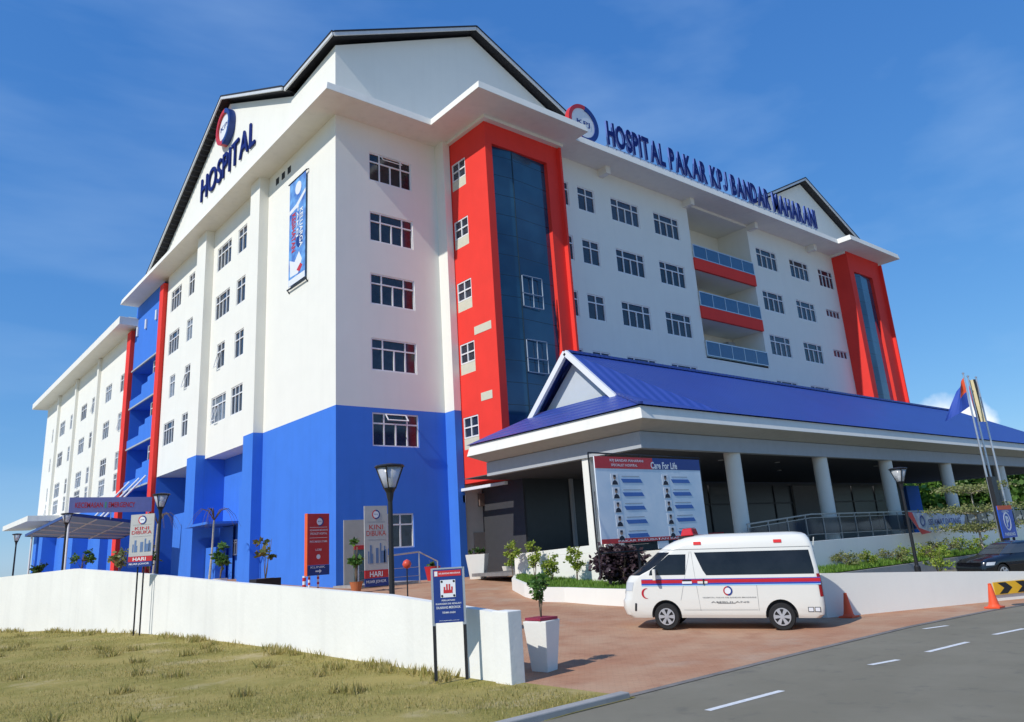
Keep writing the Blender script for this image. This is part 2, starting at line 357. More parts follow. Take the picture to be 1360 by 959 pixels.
tag(g.build('driveway', BRK, smooth=True), kind='structure')
g = MB(); g.prism([(3.5, -23.1, .014), (10.7, -26.5, .014), (14, -27.8, .014), (60, -40, .014), (60, -17.7, .014), (3.5, -17.7, .014)], (0, 0, .006)); tag(g.build('car_park', ASPH), kind='structure')
g = MB(); PAINT = mat('road_paint', (.72, .72, .70), .7, var=.15, scale=12)
for (a, b, y0, y1) in ((-8.4, -6.6, -27.9, -28.0), (-3.75, -3.0, -28.03, -28.2), (-1.9, -.3, -28.26, -28.4), (1.0, 2.2, -28.45, -28.65), (3.6, 5.1, -29.0, -29.4), (6.5, 8, -29.8, -30.4), (1.6, 2.35, -26.72, -26.95)):
    g.quad((a, y0 - .06, .004), (b, y1 - .06, .004), (b, y1 + .06, .004), (a, y0 + .06, .004))
tag(g.build('road_markings', PAINT), kind='structure')
g = MB()
g.hexa([(-60, -26.32, -.1), (-8.3, -26.32, -.1), (-8.3, -26.12, -.1), (-60, -26.12, -.1), (-60, -26.32, .1), (-8.3, -26.32, .1), (-8.3, -26.12, .1), (-60, -26.12, .1)])
tag(g.build('kerb', CONC, bevel=.02), kind='structure')
g = MB(); ge = [(-8.2, -26.1)] + REDGE[1:]
for a, b in zip(ge, ge[1:]): g.quad((a[0], a[1] - .14, .010), (b[0], b[1] - .14, .010), (b[0], b[1] + .03, .010), (a[0], a[1] + .03, .010))
tag(g.build('gutter_strip', mat('worn_gutter', (.20, .18, .16), .9, var=.25, scale=3)), kind='structure')

# ---------------------------------------------------------------- windows
_wm = {}
def win_meshes(w_, h_, nb, tr=.32, side=None):
    """white frame with nb bottom lights and a transom row; origin at bottom centre, outward = -y"""
    k = (round(w_, 2), round(h_, 2), nb, tr)
    if k in _wm: return _wm[k]
    f = MB(); t = .075; d0, d1 = -.05, .05; tz = h_ * (1 - tr)
    f.box(-w_ / 2, w_ / 2, d0, d1, 0, t); f.box(-w_ / 2, w_ / 2, d0, d1, h_ - t, h_)
    f.box(-w_ / 2, -w_ / 2 + t, d0, d1, t, h_ - t); f.box(w_ / 2 - t, w_ / 2, d0, d1, t, h_ - t)
    f.box(-w_ / 2 + t, w_ / 2 - t, d0, d1, tz - t / 2, tz + t / 2)
    for i in range(1, nb):
        x = -w_ / 2 + w_ * i / nb; full = not (nb == 4 and i == 2)
        f.box(x - t / 2, x + t / 2, d0, d1, t, tz - t / 2)
        if full: f.box(x - t / 2, x + t / 2, d0, d1, tz + t / 2, h_ - t)
    p = MB(); p.quad((-w_ / 2 + .02, .02, .02), (w_ / 2 - .02, .02, .02), (w_ / 2 - .02, .02, h_ - .02), (-w_ / 2 + .02, .02, h_ - .02))
    fm = f.build('f', FRAME); pm = p.build('p', GLASSD, fixn=False)
    r = (fm.data, pm.data); bpy.data.objects.remove(fm); bpy.data.objects.remove(pm); _wm[k] = r; return r
def window(parent, pt, rz, w_, h_, nb=4, glass=None, tr=.32, open_=None):
    fm, pm = win_meshes(w_, h_, nb, tr)
    o = bpy.data.objects.new('window', fm); COL.objects.link(o); o.parent = parent; o.location = pt; o.rotation_euler = (0, 0, rz)
    if glass:
        pm = pm.copy(); pm.materials[0] = glass
    p = bpy.data.objects.new('pane', pm); COL.objects.link(p); p.parent = o
    if open_:
        kind, xc, ww = open_
        s = MB(); t = .05; hh = h_ * tr - .1 if kind == 'top' else h_ * (1 - tr) - .12
        s.box(-ww / 2, ww / 2, -.02, .02, -hh, -hh + t); s.box(-ww / 2, ww / 2, -.02, .02, -t, 0); s.box(-ww / 2, -ww / 2 + t, -.02, .02, -hh + t, -t); s.box(ww / 2 - t, ww / 2, -.02, .02, -hh + t, -t)
        q = s.build('open_sash', FRAME, o); q.location = (xc, -.07, h_ - .05 if kind == 'top' else h_ * (1 - tr) - .04); q.rotation_euler = (R(-38 if kind == 'top' else -14), 0, 0)
    return o
def wall(mb, P0, U, L, z0, z1, holes, Nn, m=0, depth=.14):
    """sheet of wall with rectangular window openings (u0,u1,z0,z1) and their reveals"""
    us = sorted({0, L} | {h[0] for h in holes if 0 <= h[0] <= L} | {h[1] for h in holes if 0 <= h[1] <= L}); zs = sorted({z0, z1} | {z for h in holes for z in h[2:4] if z0 < z < z1})
    P = lambda u, z, d=0: (P0[0] + U[0] * u - Nn[0] * d, P0[1] + U[1] * u - Nn[1] * d, z)
    def hole(u, z): return any(h[0] < u < h[1] and h[2] < z < h[3] for h in holes)
    for i in range(len(us) - 1):
        for j in range(len(zs) - 1):
            a, b, c, d = us[i], us[i + 1], zs[j], zs[j + 1]
            if b - a < 1e-5 or d - c < 1e-5 or hole((a + b) / 2, (c + d) / 2): continue
            mb.quad(P(a, c), P(b, c), P(b, d), P(a, d), m=m)
    for (a, b, c, d) in holes:
        if c < z0 - 1e-6 or d > z1 + 1e-6: continue
        for (p, q) in (((a, c), (b, c)), ((b, c), (b, d)), ((b, d), (a, d)), ((a, d), (a, c))):
            mb.quad(P(*p), P(*q), P(*q, depth), P(*p, depth), m=m)

# ---------------------------------------------------------------- hospital main block
HB = empty('hospital_building', (0, 0, 0), 0, 'large white hospital block with blue base, red stair bays and dark gabled roof', 'building')
ROWS = [25.4, 21.62, 17.85, 14.08]                       # window heads
ZB, ZE, ZT = 10.2, 27.15, 27.65                          # top of blue base, soffit, top of fascia
fw, fb = MB(), MB()                                      # white and blue walling of the front corner
hA = [(2.12, 5.02, z - 1.82, z) for z in ROWS]
wall(fw, (0, 0), (1, 0), 6.83, ZB, ZE + .03, hA, (0, -1))
hA2 = [(2.12, 5.02, 8.15, 9.95), (2.9, 4.52, 2.92, 4.66)]
wall(fb, (0, 0), (1, 0), 6.83, .8, ZB, hA2, (0, -1))
for i, h in enumerate(hA + hA2):
    window(HB, ((h[0] + h[1]) / 2, .09, h[2]), 0, h[1] - h[0], h[3] - h[2], 4 if h[1] - h[0] > 2 else 2,
           open_=('top', 0, 1.3) if i in (0, 4) else None)
# white pilaster beside the bay
fw.box(6.83, 7.3, -.9, .0, ZB, ZE + .02); fb.box(6.83, 7.3, -.9, .0, .8, ZB)
# left facade
hl2 = []; hl3 = []
for i, z in enumerate(ROWS):
    if i == 2: hl2 += [(13.1, 14.7, z - 1.85, z), (16.6, 18.1, z - 1.85, z), (19.0, 19.5, z - 1.1, z - .2)][:2]; hl3 += [(23.9, 25.2, z - 1.8, z), (27.6, 29.0, z - 1.85, z)]
    elif i == 3: hl2 += [(13.0, 15.0, z - 1.9, z), (16.0, 18.8, z - 1.9, z)]; hl3 += [(23.9, 25.3, z - 1.8, z), (27.2, 29.9, z - 1.85, z)]
    else: hl2 += [(13.1, 14.7, z - 1.85, z), (16.0, 18.8, z - 1.85, z)]; hl3 += [(23.9, 25.3, z - 1.8, z), (27.2, 29.9, z - 1.85, z)]
wall(fw, (0, 0), (0, 1), 9.4, ZB, ZE + .03, [], (-1, 0)); wall(fb, (0, 0), (0, 1), 9.4, .8, ZB, [], (-1, 0))
wall(fw, (0, 9.4), (0, 1), 21.6, 9.95, ZE + .03, [(a - 9.4, b - 9.4, c, d) for a, b, c, d in hl2 + hl3], (-1, 0))
for j, (a, b, c, d) in enumerate(hl2 + hl3):
    window(HB, (.09, (a + b) / 2, c), R(-90), b - a, d - c, 4 if b - a > 2.2 else (3 if b - a > 1.9 else 2), glass=TINT if j % 3 == 1 and j > 5 else None, open_=('low', -.3, .7) if j in (5, 7, 12) else None)
for y0, y1 in ((9.4, 10.95), (19.6, 21.55)):               # pilasters
    fw.box(-.62, -.0, y0, y1, ZB, ZE + .02); fb.box(-.62, -.0, y0, y1, .8, ZB)
# ground floor recesses
for y0, y1, dd in ((10.96, 19.59, 1.4), (21.56, 31.09, 4.2)):
    fb.quad((dd, y0, .8), (dd, y1, .8), (dd, y1, 9.95), (dd, y0, 9.95)); fb.quad((0, y1, .8), (dd, y1, .8), (dd, y1, 9.95), (0, y1, 9.95)); fb.quad((0, y0, .8), (dd, y0, .8), (dd, y0, 9.95), (0, y0, 9.95))
    fw.quad((0, y0, 9.952), (0, y1, 9.952), (dd, y1, 9.952), (dd, y0, 9.952))
fb.quad((1.2, 17.0, .8), (1.2, 19.58, .8), (1.2, 19.58, 5.2), (1.2, 17.0, 5.2))
fb.box(.0, .9, 22.2, 26.0, .8, 6.6); fb.box(.3, 1.0, 17.6, 19.5, .8, 3.9); fb.box(.2, 1.39, 12, 13.5, .8, 7.4)
window(HB, (4.14, 27.0, 6.6), R(-90), 1.9, 2.3, 2); window(HB, (1.34, 15.4, 7.6), R(-90), .6, 1.2, 2, tr=.2); window(HB, (1.34, 17.0, 3.3), R(-90), .9, 1.0, 2, tr=.2)
fb.box(-1.2, 1.39, 15.0, 19.5, 5.25, 5.4)                  # thin door hood
# attic: walls above the eave line
fw.quad((0, 0, ZT - .2), (20.4, 0, ZT - .2), (20.4, 0, 31.75), (10.25, 0, 36.75), (0, 0, 31.75))
fw.quad((0, .0, ZT - .2), (0, .0, 31.75), (0, 5.8, 31.45), (0, 17.5, 37.1), (0, 33.4, 29.3), (0, 35, ZT - .2))
fw.quad((42.8, 0, ZT - .2), (63, 0, ZT - .2), (63, 0, 32.2), (52.9, 0, 37.1), (42.8, 0, 32.2))
# far side and rear so that the block is closed
fw.quad((62.6, 0, 1), (62.6, 34, 1), (62.6, 34, ZE), (62.6, 0, ZE)); fw.quad((0, 44, 1), (62.6, 44, 1), (62.6, 44, ZE), (0, 44, ZE))
fw.quad((53.4, 0, ZB), (62.6, 0, ZB), (62.6, 0, ZE), (53.4, 0, ZE)); fb.quad((53.4, 0, .8), (62.6, 0, .8), (62.6, 0, ZB), (53.4, 0, ZB))
# main front wall
hm = []; xs_ = [(13.45, 14.9), (15.7, 17.3), (18.9, 21.8), (23.4, 26.28), (36.4, 39.45), (41.5, 44.55), (46.2, 47.9)]
for i, z in enumerate(ROWS):
    for k, (a, b) in enumerate(xs_):
        if k == 6: continue
        hm.append((a, b, z - 1.72, z))
hm.append((46.3, 48.9, ROWS[0] - 1.72, ROWS[0]))
sm = [(46.5, 48.95, ROWS[1] - .8, ROWS[1] - .1), (46.5, 48.95, ROWS[2] - .8, ROWS[2] - .1)]
wl = [(a - 13.34, b - 13.34, c, d) for a, b, c, d in hm + sm]
BX0, BX1 = 27.55, 35.5
wl.append((BX0 - 13.34, BX1 - 13.34, 15.0, 26.95))
wall(fw, (13.34, -3.5), (1, 0), 35.98, 11.0, ZE + .03, wl, (0, -1))
for j, (a, b, c, d) in enumerate(hm): window(HB, ((a + b) / 2, -3.41, c), 0, b - a, d - c, 4 if b - a > 2 else 2)
for j, (a, b, c, d) in enumerate(sm): window(HB, ((a + b) / 2, -3.41, c), 0, b - a, d - c, 4, glass=CURT, tr=.02)
wall(fw, (13.34, -3.5), (1, 0), 35.98, 6.12, 11.0, [], (0, -1))
# balcony well
for (zf, zc, rd) in ((22.5, 26.95, 0), (18.75, 21.75, 1), (15.0, 17.95, 2)):
    fw.quad((BX0, -.6, zf), (BX1, -.6, zf), (BX1, -.6, zc), (BX0, -.6, zc)); fw.quad((BX0, -3.36, zf), (BX0, -.6, zf), (BX0, -.6, zc), (BX0, -3.36, zc)); fw.quad((BX1, -3.36, zf), (BX1, -.6, zf), (BX1, -.6, zc), (BX1, -3.36, zc))
    if rd: fw.box(BX0 + .002, BX1 - .002, -3.34, -.6, zc, zc + .3)
fw.quad((BX0, -3.36, 26.95), (BX1, -3.36, 26.95), (BX1, -.6, 26.95), (BX0, -.6, 26.95))
fw.box(BX0, BX1, -3.5, -.6, 14.9, 15.0)
fw.build('white_wall', WHITE, HB); fb.build('blue_wall', BLUE, HB)
for z in (21.72, 17.92):
    g = MB(); g.box(BX0 - .02, BX1 + .02, -3.62, -3.44, z, z + .92); g.build('balcony_edge', RED, HB)
g = MB(); 
for zf in (22.5, 18.75, 15.05): g.box(28.3, 31.6, -.68, -.6, zf + .05, zf + 2.5)
g.build('balcony_door', DARK, HB)
g = MB(); g.box(33.7, 34.6, -1.4, -.9, 16.5, 17.4); g.build('air_conditioner', GREYP, HB)
BG = mat('balustrade_glass', (.03, .10, .20), .08, spec=.8, var=.1)
for z0, z1 in ((22.66, 23.72), (18.86, 19.98), (15.05, 16.18)):
    f = MB(); f.box(BX0, BX1, -3.62, -3.54, z1 - .07, z1); f.box(BX0, BX1, -3.62, -3.54, z0, z0 + .06)
    for i in range(6):
        x = BX0 + .03 + (BX1 - BX0 - .06) * i / 5; f.box(x - .03, x + .03, -3.61, -3.55, z0 + .06, z1 - .07)
    b_ = f.build('balcony_railing', ALU, HB); p = MB(); p.box(BX0 + .02, BX1 - .02, -3.585, -3.575, z0 + .05, z1 - .06); p.build('pane', BG, b_)

# eaves
OUT = [(-1.58, 40.6), (-1.58, -2.04), (5.2, -2.04), (5.2, -6.75), (13.8, -6.75), (13.8, -5.6), (46.8, -5.6), (46.8, -6.8), (56.4, -6.8), (56.4, -2.04), (63.4, -2.04), (63.4, 44.5), (10, 44.5), (10, 40.6)]
def tapered(mb, pts, z0, z1, d):
    n = len(pts); ins = []
    for i in range(n):
        p0, p1, p2 = Vector(pts[i - 1]), Vector(pts[i]), Vector(pts[(i + 1) % n]); e1 = (p1 - p0).normalized(); e2 = (p2 - p1).normalized()
        ins.append(p1 + (Vector((-e1.y, e1.x)) + Vector((-e2.y, e2.x))) * d)
    k = len(mb.v); mb.v += [(*p, z0) for p in pts] + [(*p, z1) for p in ins]
    mb.f += [tuple(range(k + n - 1, k - 1, -1)), tuple(range(k + n, k + 2 * n))] + [(k + i, k + (i + 1) % n, k + n + (i + 1) % n, k + n + i) for i in range(n)]; mb.m += [0] * (n + 2)
g = MB(); tapered(g, OUT, ZE, ZT, .10); g.build('eave', WHITE2, HB, bevel=.02)
g = MB()
for x in (18.1, 27.3, 35.75, 45.0): g.box(x - .22, x + .22, -4.3, -3.5, 26.62, ZE - .002)
for y in (4.0, 15.2): pass
g.build('eave_bracket', WHITE2, HB)
g = MB(); g.box(7.1, 13.5, -4.75, -.05, 26.95, ZE - .003); g.box(49.1, 55.8, -4.9, -.05, 26.95, ZE - .003); g.build('eave_beam', WHITE2, HB)
g = MB()
for y in (6.0, 6.9, 7.8): g.box(-.02, .1, y, y + .45, 26.15, 26.6)
g.build('wall_vent', DARK, HB)

# roofs: thin pitched sheets with a pale fascia board along every verge
rf, fa = MB(), MB()
def sheet(a, b, c, d, th=.16): rf.prism([a, b, c, d], (0, 0, th))
def verge(a, b, wd=.1, h=.2):
    fa.bar(a, b, wd, h); u_ = Vector((0, 0, .17)); rf.bar(Vector(a) + u_, Vector(b) + u_, wd + .06, .1)
S1 = (36.98, 31.8)
sheet((10.25, -.62, 37.0), (-.42, -.62, 31.95), (-.42, 6.0, 31.9), (10.25, 18, 37.0)); sheet((10.25, -.62, 37.0), (20.95, -.62, 31.9), (20.95, 8, 31.9), (10.25, 20, 37.0))
verge((10.25, -.68, 36.98), (-.44, -.68, 31.92)); verge((10.25, -.68, 36.98), (21.0, -.68, 31.85)); verge((-.52, -.68, 31.92), (-.52, 6.0, 31.86))
sheet((-.62, 17.5, 37.4), (-.62, 6.0, 31.9), (42, 6.0, 31.9), (42, 17.5, 37.4)); sheet((-.62, 17.5, 37.4), (-.62, 35.4, 28.7), (42, 35.4, 28.7), (42, 17.5, 37.4))
verge((-.68, 17.5, 37.38), (-.68, 6.0, 31.88)); verge((-.68, 17.5, 37.38), (-.68, 35.6, 28.6))
sheet((52.9, -.62, 37.45), (42.4, -.62, 32.3), (42.4, 20, 32.3), (52.9, 20, 37.45)); sheet((52.9, -.62, 37.45), (63.4, -.62, 32.3), (63.4, 20, 32.3), (52.9, 20, 37.45))
verge((52.9, -.68, 37.42), (42.35, -.68, 32.25)); verge((52.9, -.68, 37.42), (63.45, -.68, 32.25))
for i in range(34):                                      # rafter ends under the left verge
    y = 18.2 + i * .5; z = 37.1 - (y - 17.5) * .486
    rf.box(-.6, -.02, y - .05, y + .05, z - .12, z + .02)
rf.build('roof', ROOFD, HB); fa.build('roof_fascia', FASC, HB)

# red stair bays
def bay(x0, x1, yf, z0, gx0, gx1, gz0, gz1, left_holes, wedge):
    m = MB(); back = 0
    wall(m, (x0, yf), (0, 1), -yf, z0, ZE + .02, left_holes, (-1, 0))
    m.quad((x1, yf, z0), (x1, back, z0), (x1, back, ZE), (x1, yf, ZE)); m.quad((x0, yf, z0), (x1, yf, z0), (x1, back, z0), (x0, back, z0))
    wall(m, (x0, yf), (1, 0), x1 - x0, z0, ZE + .02, [(gx0 - x0, gx1 - x0, gz0, gz1)], (0, -1), depth=.35)
    m.box(x1 - .14, x1 + .02, yf - .3, yf - .001, z0, ZE - .3)
    if wedge: m.prism([(gx0 - .25, yf - .002, z0), (gx0 - .25, yf - .002, gz1), (gx0 - .25, yf - .12, gz1), (gx0 - .25, yf - 1.1, z0)], (.2, 0, 0))
    m.build('red_bay', RED, HB)
    gl = MB(); xm = gx0 + (gx1 - gx0) * .36
    gl.quad((gx0, yf + .28, gz0), (xm, yf + .10, gz0), (xm, yf + .10, gz1), (gx0, yf + .28, gz1)); gl.quad((xm, yf + .10, gz0), (gx1, yf + .28, gz0), (gx1, yf + .28, gz1), (xm, yf + .10, gz1))
    return gl.build('curtain_wall', CURTAINWALL, HB, fixn=False)
lh = [(4.4 - 2.38, 4.4 - 1.0, z, z + 1.8) for z in (23.72, 19.88, 15.95, 12.2, 7.95)]
cw = bay(7.35, 13.3, -4.4, 6.1, 7.85, 12.25, 8.3, 25.62, lh, False)
for h in lh:
    window(HB, (7.42, -4.4 + (h[0] + h[1]) / 2, h[2] + .62), R(-90), h[1] - h[0], h[3] - h[2] - .62, 2, tr=.5)
    g = MB(); g.box(7.36, 7.44, -4.4 + h[0], -4.4 + h[1], h[2], h[2] + .6); g.build('window_apron', PATCH, HB)
g = MB(); g.box(7.335, 7.37, -4.0, -2.45, 14.25, 14.72); g.box(7.335, 7.37, -3.75, -2.75, 10.4, 10.85); g.build('paint_patch', PATCH, HB)
for z in (15.75, 11.9):
    f = MB()
    for a, b, c, d in ((9.5, 11.05, z, z + .035), (9.5, 11.05, z + 1.885, z + 1.92), (9.5, 11.05, z + .8, z + .835), (9.5, 9.535, z, z + 1.92), (11.015, 11.05, z, z + 1.92), (10.27, 10.305, z, z + 1.92)): f.box(a, b, -4.42, -4.36, c, d)
    f.build('casement_frame', mat('casement_grey', (.35, .42, .5), .4), cw)
g = MB(); g.box(9.41, 9.45, -4.34, -4.29, 8.3, 25.6); g.build('mullion', mat('dark_mullion', (.02, .04, .06), .4), cw)
bay(49.3, 55.6, -4.98, 8, 50.15, 53.75, 9, 25.3, [], False)

# ground floor behind the porch
g = MB(); g.quad((7.35, -.7, .8), (8.62, -.7, .8), (8.62, -.7, 6.09), (7.35, -.7, 6.09)); g.build('porch_wall', BEIGE, HB)
g = MB(); g.box(13.34, 54.6, -3.5, -3.3, 1.2, 2.3)
g.box(29, 29.6, -3.6, -3.3, 2.3, 5.8); g.box(36, 42, -3.62, -3.3, 2.3, 5.8); g.build('lobby_wall', mat('lobby_wall_grey', (.26, .25, .24), .8), HB)
g = MB(); g.box(7.9, 8.7, -.76, -.71, 1.2, 3.5); g.build('side_door', mat('tan_door', (.33, .28, .23), .6), HB)
g = MB(); g.box(8.3, 8.9, -.9, -.72, 4.9, 5.6); g.build('air_vent', mat('brown_box', (.16, .11, .09), .7), HB)
g = MB(); g.box(12.0, 12.2, -4.4, -4.2, 1, 6.08); g.build('porch_pier', GREYP, HB)
g = MB(); g.box(8.63, 8.75, -4.25, -.6, 1, 6.08); g.build('porch_side_wall', mat('matte_dark', (.05, .05, .055), .6), HB)  # stands for the dark side glazing of the porch, kept matte
g = MB(); g.box(8.76, 13.3, -4.25, -4.15, 1, 6.08); g.box(13.34, 54.6, -3.45, -3.25, 2.31, 6.1); g.build('lobby_glazing', LOBBY, HB)
g = MB()
for x in [14 + 3.9 * i for i in range(11)]: g.box(x, x + .08, -3.52, -3.46, 2.32, 5.8)
g.box(13.4, 54.6, -3.51, -3.455, 4.5, 4.6); g.build('lobby_mullion', mat('lobby_mullion_grey', (.10, .10, .105), .5), HB)
g = MB(); g.box(54.7, 57.3, -3.8, -3.3, 1.4, 5.8); g.build('blue_panel', BLUE, HB)
g = MB(); g.box(7.05, 7.25, -4.7, -.7, 5.7, 5.85); g.build('gutter_pipe', FRAME, HB)
g = MB(); g.box(7.15, 7.33, -.9, -.6, 5.1, 5.5); g.build('security_camera', FRAME, HB)
# side door on the blue corner wall
g = MB(); g.box(.4, 2.0, -.06, -.005, 1.25, 4.4); d_ = g.build('side_entrance', mat('pale_door', (.45, .44, .38), .5), HB)
g = MB(); g.box(.95, 1.95, -.10, -.065, 2.95, 3.15); g.build('red_band', REDB, d_); g = MB(); g.box(.95, 1.95, -.09, -.065, 1.4, 2.93); g.build('pane', mat('greenish_glass', (.06, .12, .14), .15), d_)

# blue stair recess with balconies between two red fins on the left facade
g = MB()
for y0, y1 in ((31.1, 32.15), (41.0, 42.3)): g.box(-.35, .3, y0, y1, .8, 26.6 if y0 < 35 else 24.9)
g.build('red_fin', RED, HB)
fb = MB(); fb.quad((.02, 32.17, 20.9), (.02, 40.97, 20.9), (.02, 40.97, ZE), (.02, 32.17, ZE))
fb.quad((2.6, 32.15, 1), (2.6, 41, 1), (2.6, 41, 20.9), (2.6, 32.15, 20.9)); fb.quad((0.02, 40.97, 1), (2.6, 40.97, 1), (2.6, 40.97, 20.9), (.02, 40.97, 20.9)); fb.quad((0.02, 32.17, 1), (2.6, 32.17, 1), (2.6, 32.17, 20.9), (.02, 32.17, 20.9))
fb.box(.03, 2.59, 32.18, 40.96, 20.75, 20.88)
for zf in (17.3, 13.55, 9.8): fb.box(-.05, .12, 37.2, 40.96, zf, zf + .75); fb.box(-.05, .12, 35.4, 37.2, zf, zf + 1.5); fb.box(-.05, .12, 32.18, 35.4, zf, zf + 1.9); fb.box(.121, 2.58, 32.18, 40.96, zf, zf + .2)
fb.build('stair_recess', BLUE, HB)
g = MB()
for zf in (20.9, 17.3, 13.55, 9.8): g.box(-.12, .02, 32.2, 40.95, zf - .14, zf - .003)
g.build('slab_edge', GREYP, HB)
for zf in (17.5, 13.75, 10.0): window(HB, (.35, 34.0, zf + 1.35), R(-90), 2.4, 1.75, 3); 
g = MB()
for y in (33.8, 37.0, 39.8): g.box(-.12, .0, y, y + .35, 24.1, 25.0)
g.build('wall_light', FRAME, HB)

# lower rear wing
HW = empty('hospital_wing', (0, 42.3, 0), 0, 'lower white hospital wing with blue base stretching away at far left', 'building')
def L(y): return y - 42.3
wm, wb = MB(), MB(); hw = []
for z in (21.4, 17.6, 13.85, 11.0):
    for (a, b) in ((43.5, 45.2), (48.6, 51.1), (55.6, 57.2), (59.6, 62.4), (66.6, 68.2), (71.2, 74.2), (78.4, 79.2)):
        if z < 12: continue
        hw.append((a, b, z - 1.75, z))
for (a, b) in ((43.5, 45.2), (48.6, 51.1), (55.6, 57.2), (59.6, 62.4), (66.6, 68.2), (71.2, 74.2), (78.4, 79.2)): hw.append((a, b, 9.35 + .75, 11.8))
wall(wm, (0, 0), (0, 1), 41.7, 9.2, 25.15, [(L(a), L(b), c, d) for a, b, c, d in hw], (-1, 0))
wall(wb, (0, 0), (0, 1), 41.7, 1, 9.2, [], (-1, 0))
for i in range(5): wb.box(-1.4 if i % 2 else -.7, 0, 3 + i * 8.2, 5.2 + i * 8.2, 1, 8.4)
for y in (11.5, 22.4, 32.7): wm.box(-.3, 0, y, y + .6, 9.2, 25.1)
wm.box(0.01, 10, 41.7, 41.8, 1, 25.1)
wm.build('white_wall', WHITE, HW); wb.build('blue_wall', BLUE, HW)
for j, (a, b, c, d) in enumerate(hw): window(HW, (.09, L((a + b) / 2), c), R(-90), b - a, d - c, 3 if b - a > 2 else 2, glass=TINT if j % 3 else None, open_=('low', 0, .6) if j % 5 == 2 else None)
window(HW, (-.02, 38.2, 6.4), R(-90), 3.6, 2.2, 3, glass=TINT)
g = MB(); g.prism([(-1.65, -2.2, 25.15), (-1.65, 43.4, 25.15), (10, 43.4, 25.15), (10, -1.7, 25.15)], (0, 0, .75)); g.build('eave', WHITE2, HW, bevel=.02)
g = MB(); g.prism([(-3.2, 27, 9.2), (-3.2, 46, 9.2), (-.02, 46, 9.2), (-.02, 27, 9.2)], (0, 0, .6)); g.build('low_eave', WHITE2, HW)

# ---------------------------------------------------------------- signs on the hospital
def letters(s, x0, x1, h, depth, front, side, parent, bold=.02):
    sp = []; x = 0
    for ch in s:
        if ch == ' ': x += .34; continue
        if ch == 'J':
            jm = MB(); t_ = .155; e_ = depth / 2 / h * .72
            jm.hexa([(.28, .2, -e_), (.28 + t_, .2, -e_), (.28 + t_, .72, -e_), (.28, .72, -e_), (.28, .2, e_), (.28 + t_, .2, e_), (.28 + t_, .72, e_), (.28, .72, e_)])
            for q in range(12):
                a0_, a1_ = math.pi * (1 + q / 12), math.pi * (1 + (q + 1) / 12); ro, ri = .2, .2 - t_; P_ = lambda rr, aa, zz: (.195 + rr * math.cos(aa), .2 + rr * math.sin(aa), zz)
                jm.hexa([P_(ro, a0_, -e_), P_(ro, a1_, -e_), P_(ri, a1_, -e_), P_(ri, a0_, -e_), P_(ro, a0_, e_), P_(ro, a1_, e_), P_(ri, a1_, e_), P_(ri, a0_, e_)])
            jo = jm.build('j', NAVY); me = jo.data; bpy.data.objects.remove(jo)
        else: me = text_mesh(ch, 1, depth / 2 / h * .72, bold).copy()
        a, b, c, d = bbox(me); sp.append((me, x - a, c, d)); x += (b - a) + .09
    x -= .09; k = (x1 - x0) / x
    for me, dx, c, d in sp:
        for v in me.vertices: v.co = (x0 + (v.co.x + dx) * k, v.co.z * h / .72, (v.co.y) * h / .72)
        me.materials.clear(); me.materials.append(front); me.materials.append(side); me.update()
        for p in me.polygons: p.material_index = 0 if abs(p.normal.y) > .7 else 1
        me.name = 'letter'; o = bpy.data.objects.new('letter', me); COL.objects.link(o); o.parent = parent
RS = empty('roof_sign', (0, -5.1, 0), 0, 'long row of navy capital letters with white sides along the front eave', 'sign')
r2 = empty('x', (0, 0, 28.25)); r2.parent = RS
bpy.data.objects.remove(r2)
RS.location = (0, -5.1, 28.3)
letters('HOSPITAL PAKAR KPJ BANDAR MAHARANI', 17.4, 44.4, 1.7, .13, NAVY, mat('letter_side', (.10, .16, .42), .5), RS, .036)
g = MB()
g.box(17.3, 44.5, .03, .1, -.22, -.14)
for i in range(34): x = 17.5 + i * .81; g.box(x - .03, x + .03, .03, .09, -.7, -.14)
g.build('mounting_rail', ALU, RS)
RL = empty('roof_emblem', (15.1, -5.2, 28.95), 0, 'round red and blue emblem standing on the front eave beside the long lettering', 'emblem')
g = MB(); disc(g, 0, 0, 1.12, .0, .22); g.build('disc', WHITEB, RL)
g = MB(); annulus(g, 0, 0, 1.1, 1.36, R(80), R(255), -.06, .3); g.build('red_arc', REDB, RL)
g = MB(); annulus(g, 0, 0, 1.02, 1.38, R(-105), R(80), -.06, .3); g.build('blue_arc', NAVYB, RL)
text('lettering', 'KPJ', RL, NAVYB, -.6, .6, -.22, .22, -.02)
g = MB(); g.box(-.6, -.5, .05, .15, -1.35, -.9); g.box(.5, .6, .05, .15, -1.35, -.9); g.build('bracket', ALU, RL)
GS = empty('gable_sign', (-.22, 0, 0), R(-90), 'navy letters reading HOSPITAL fixed to the left gable wall', 'sign')
GS.location = (-.1, 0, 31.0)
letters('HOSPITAL', -23.1, -11.9, 2.05, .12, NAVY, NAVY, GS, .004)
GE = empty('gable_emblem', (-.1, 17.5, 34.95), R(-90), 'round clock-like red and blue emblem high on the left gable', 'emblem')
g = MB(); disc(g, 0, 0, 1.12, -.25, .09); g.build('disc', WHITEB, GE)
g = MB(); annulus(g, 0, 0, 1.13, 1.45, R(80), R(270), -.4, .09); g.build('red_arc', REDB, GE)
g = MB(); annulus(g, 0, 0, 1.13, 1.45, R(-90), R(80), -.4, .09); g.build('blue_arc', NAVYB, GE)
text('lettering', 'KPJ', GE, NAVYB, -.8, .8, -.28, .28, -.262)
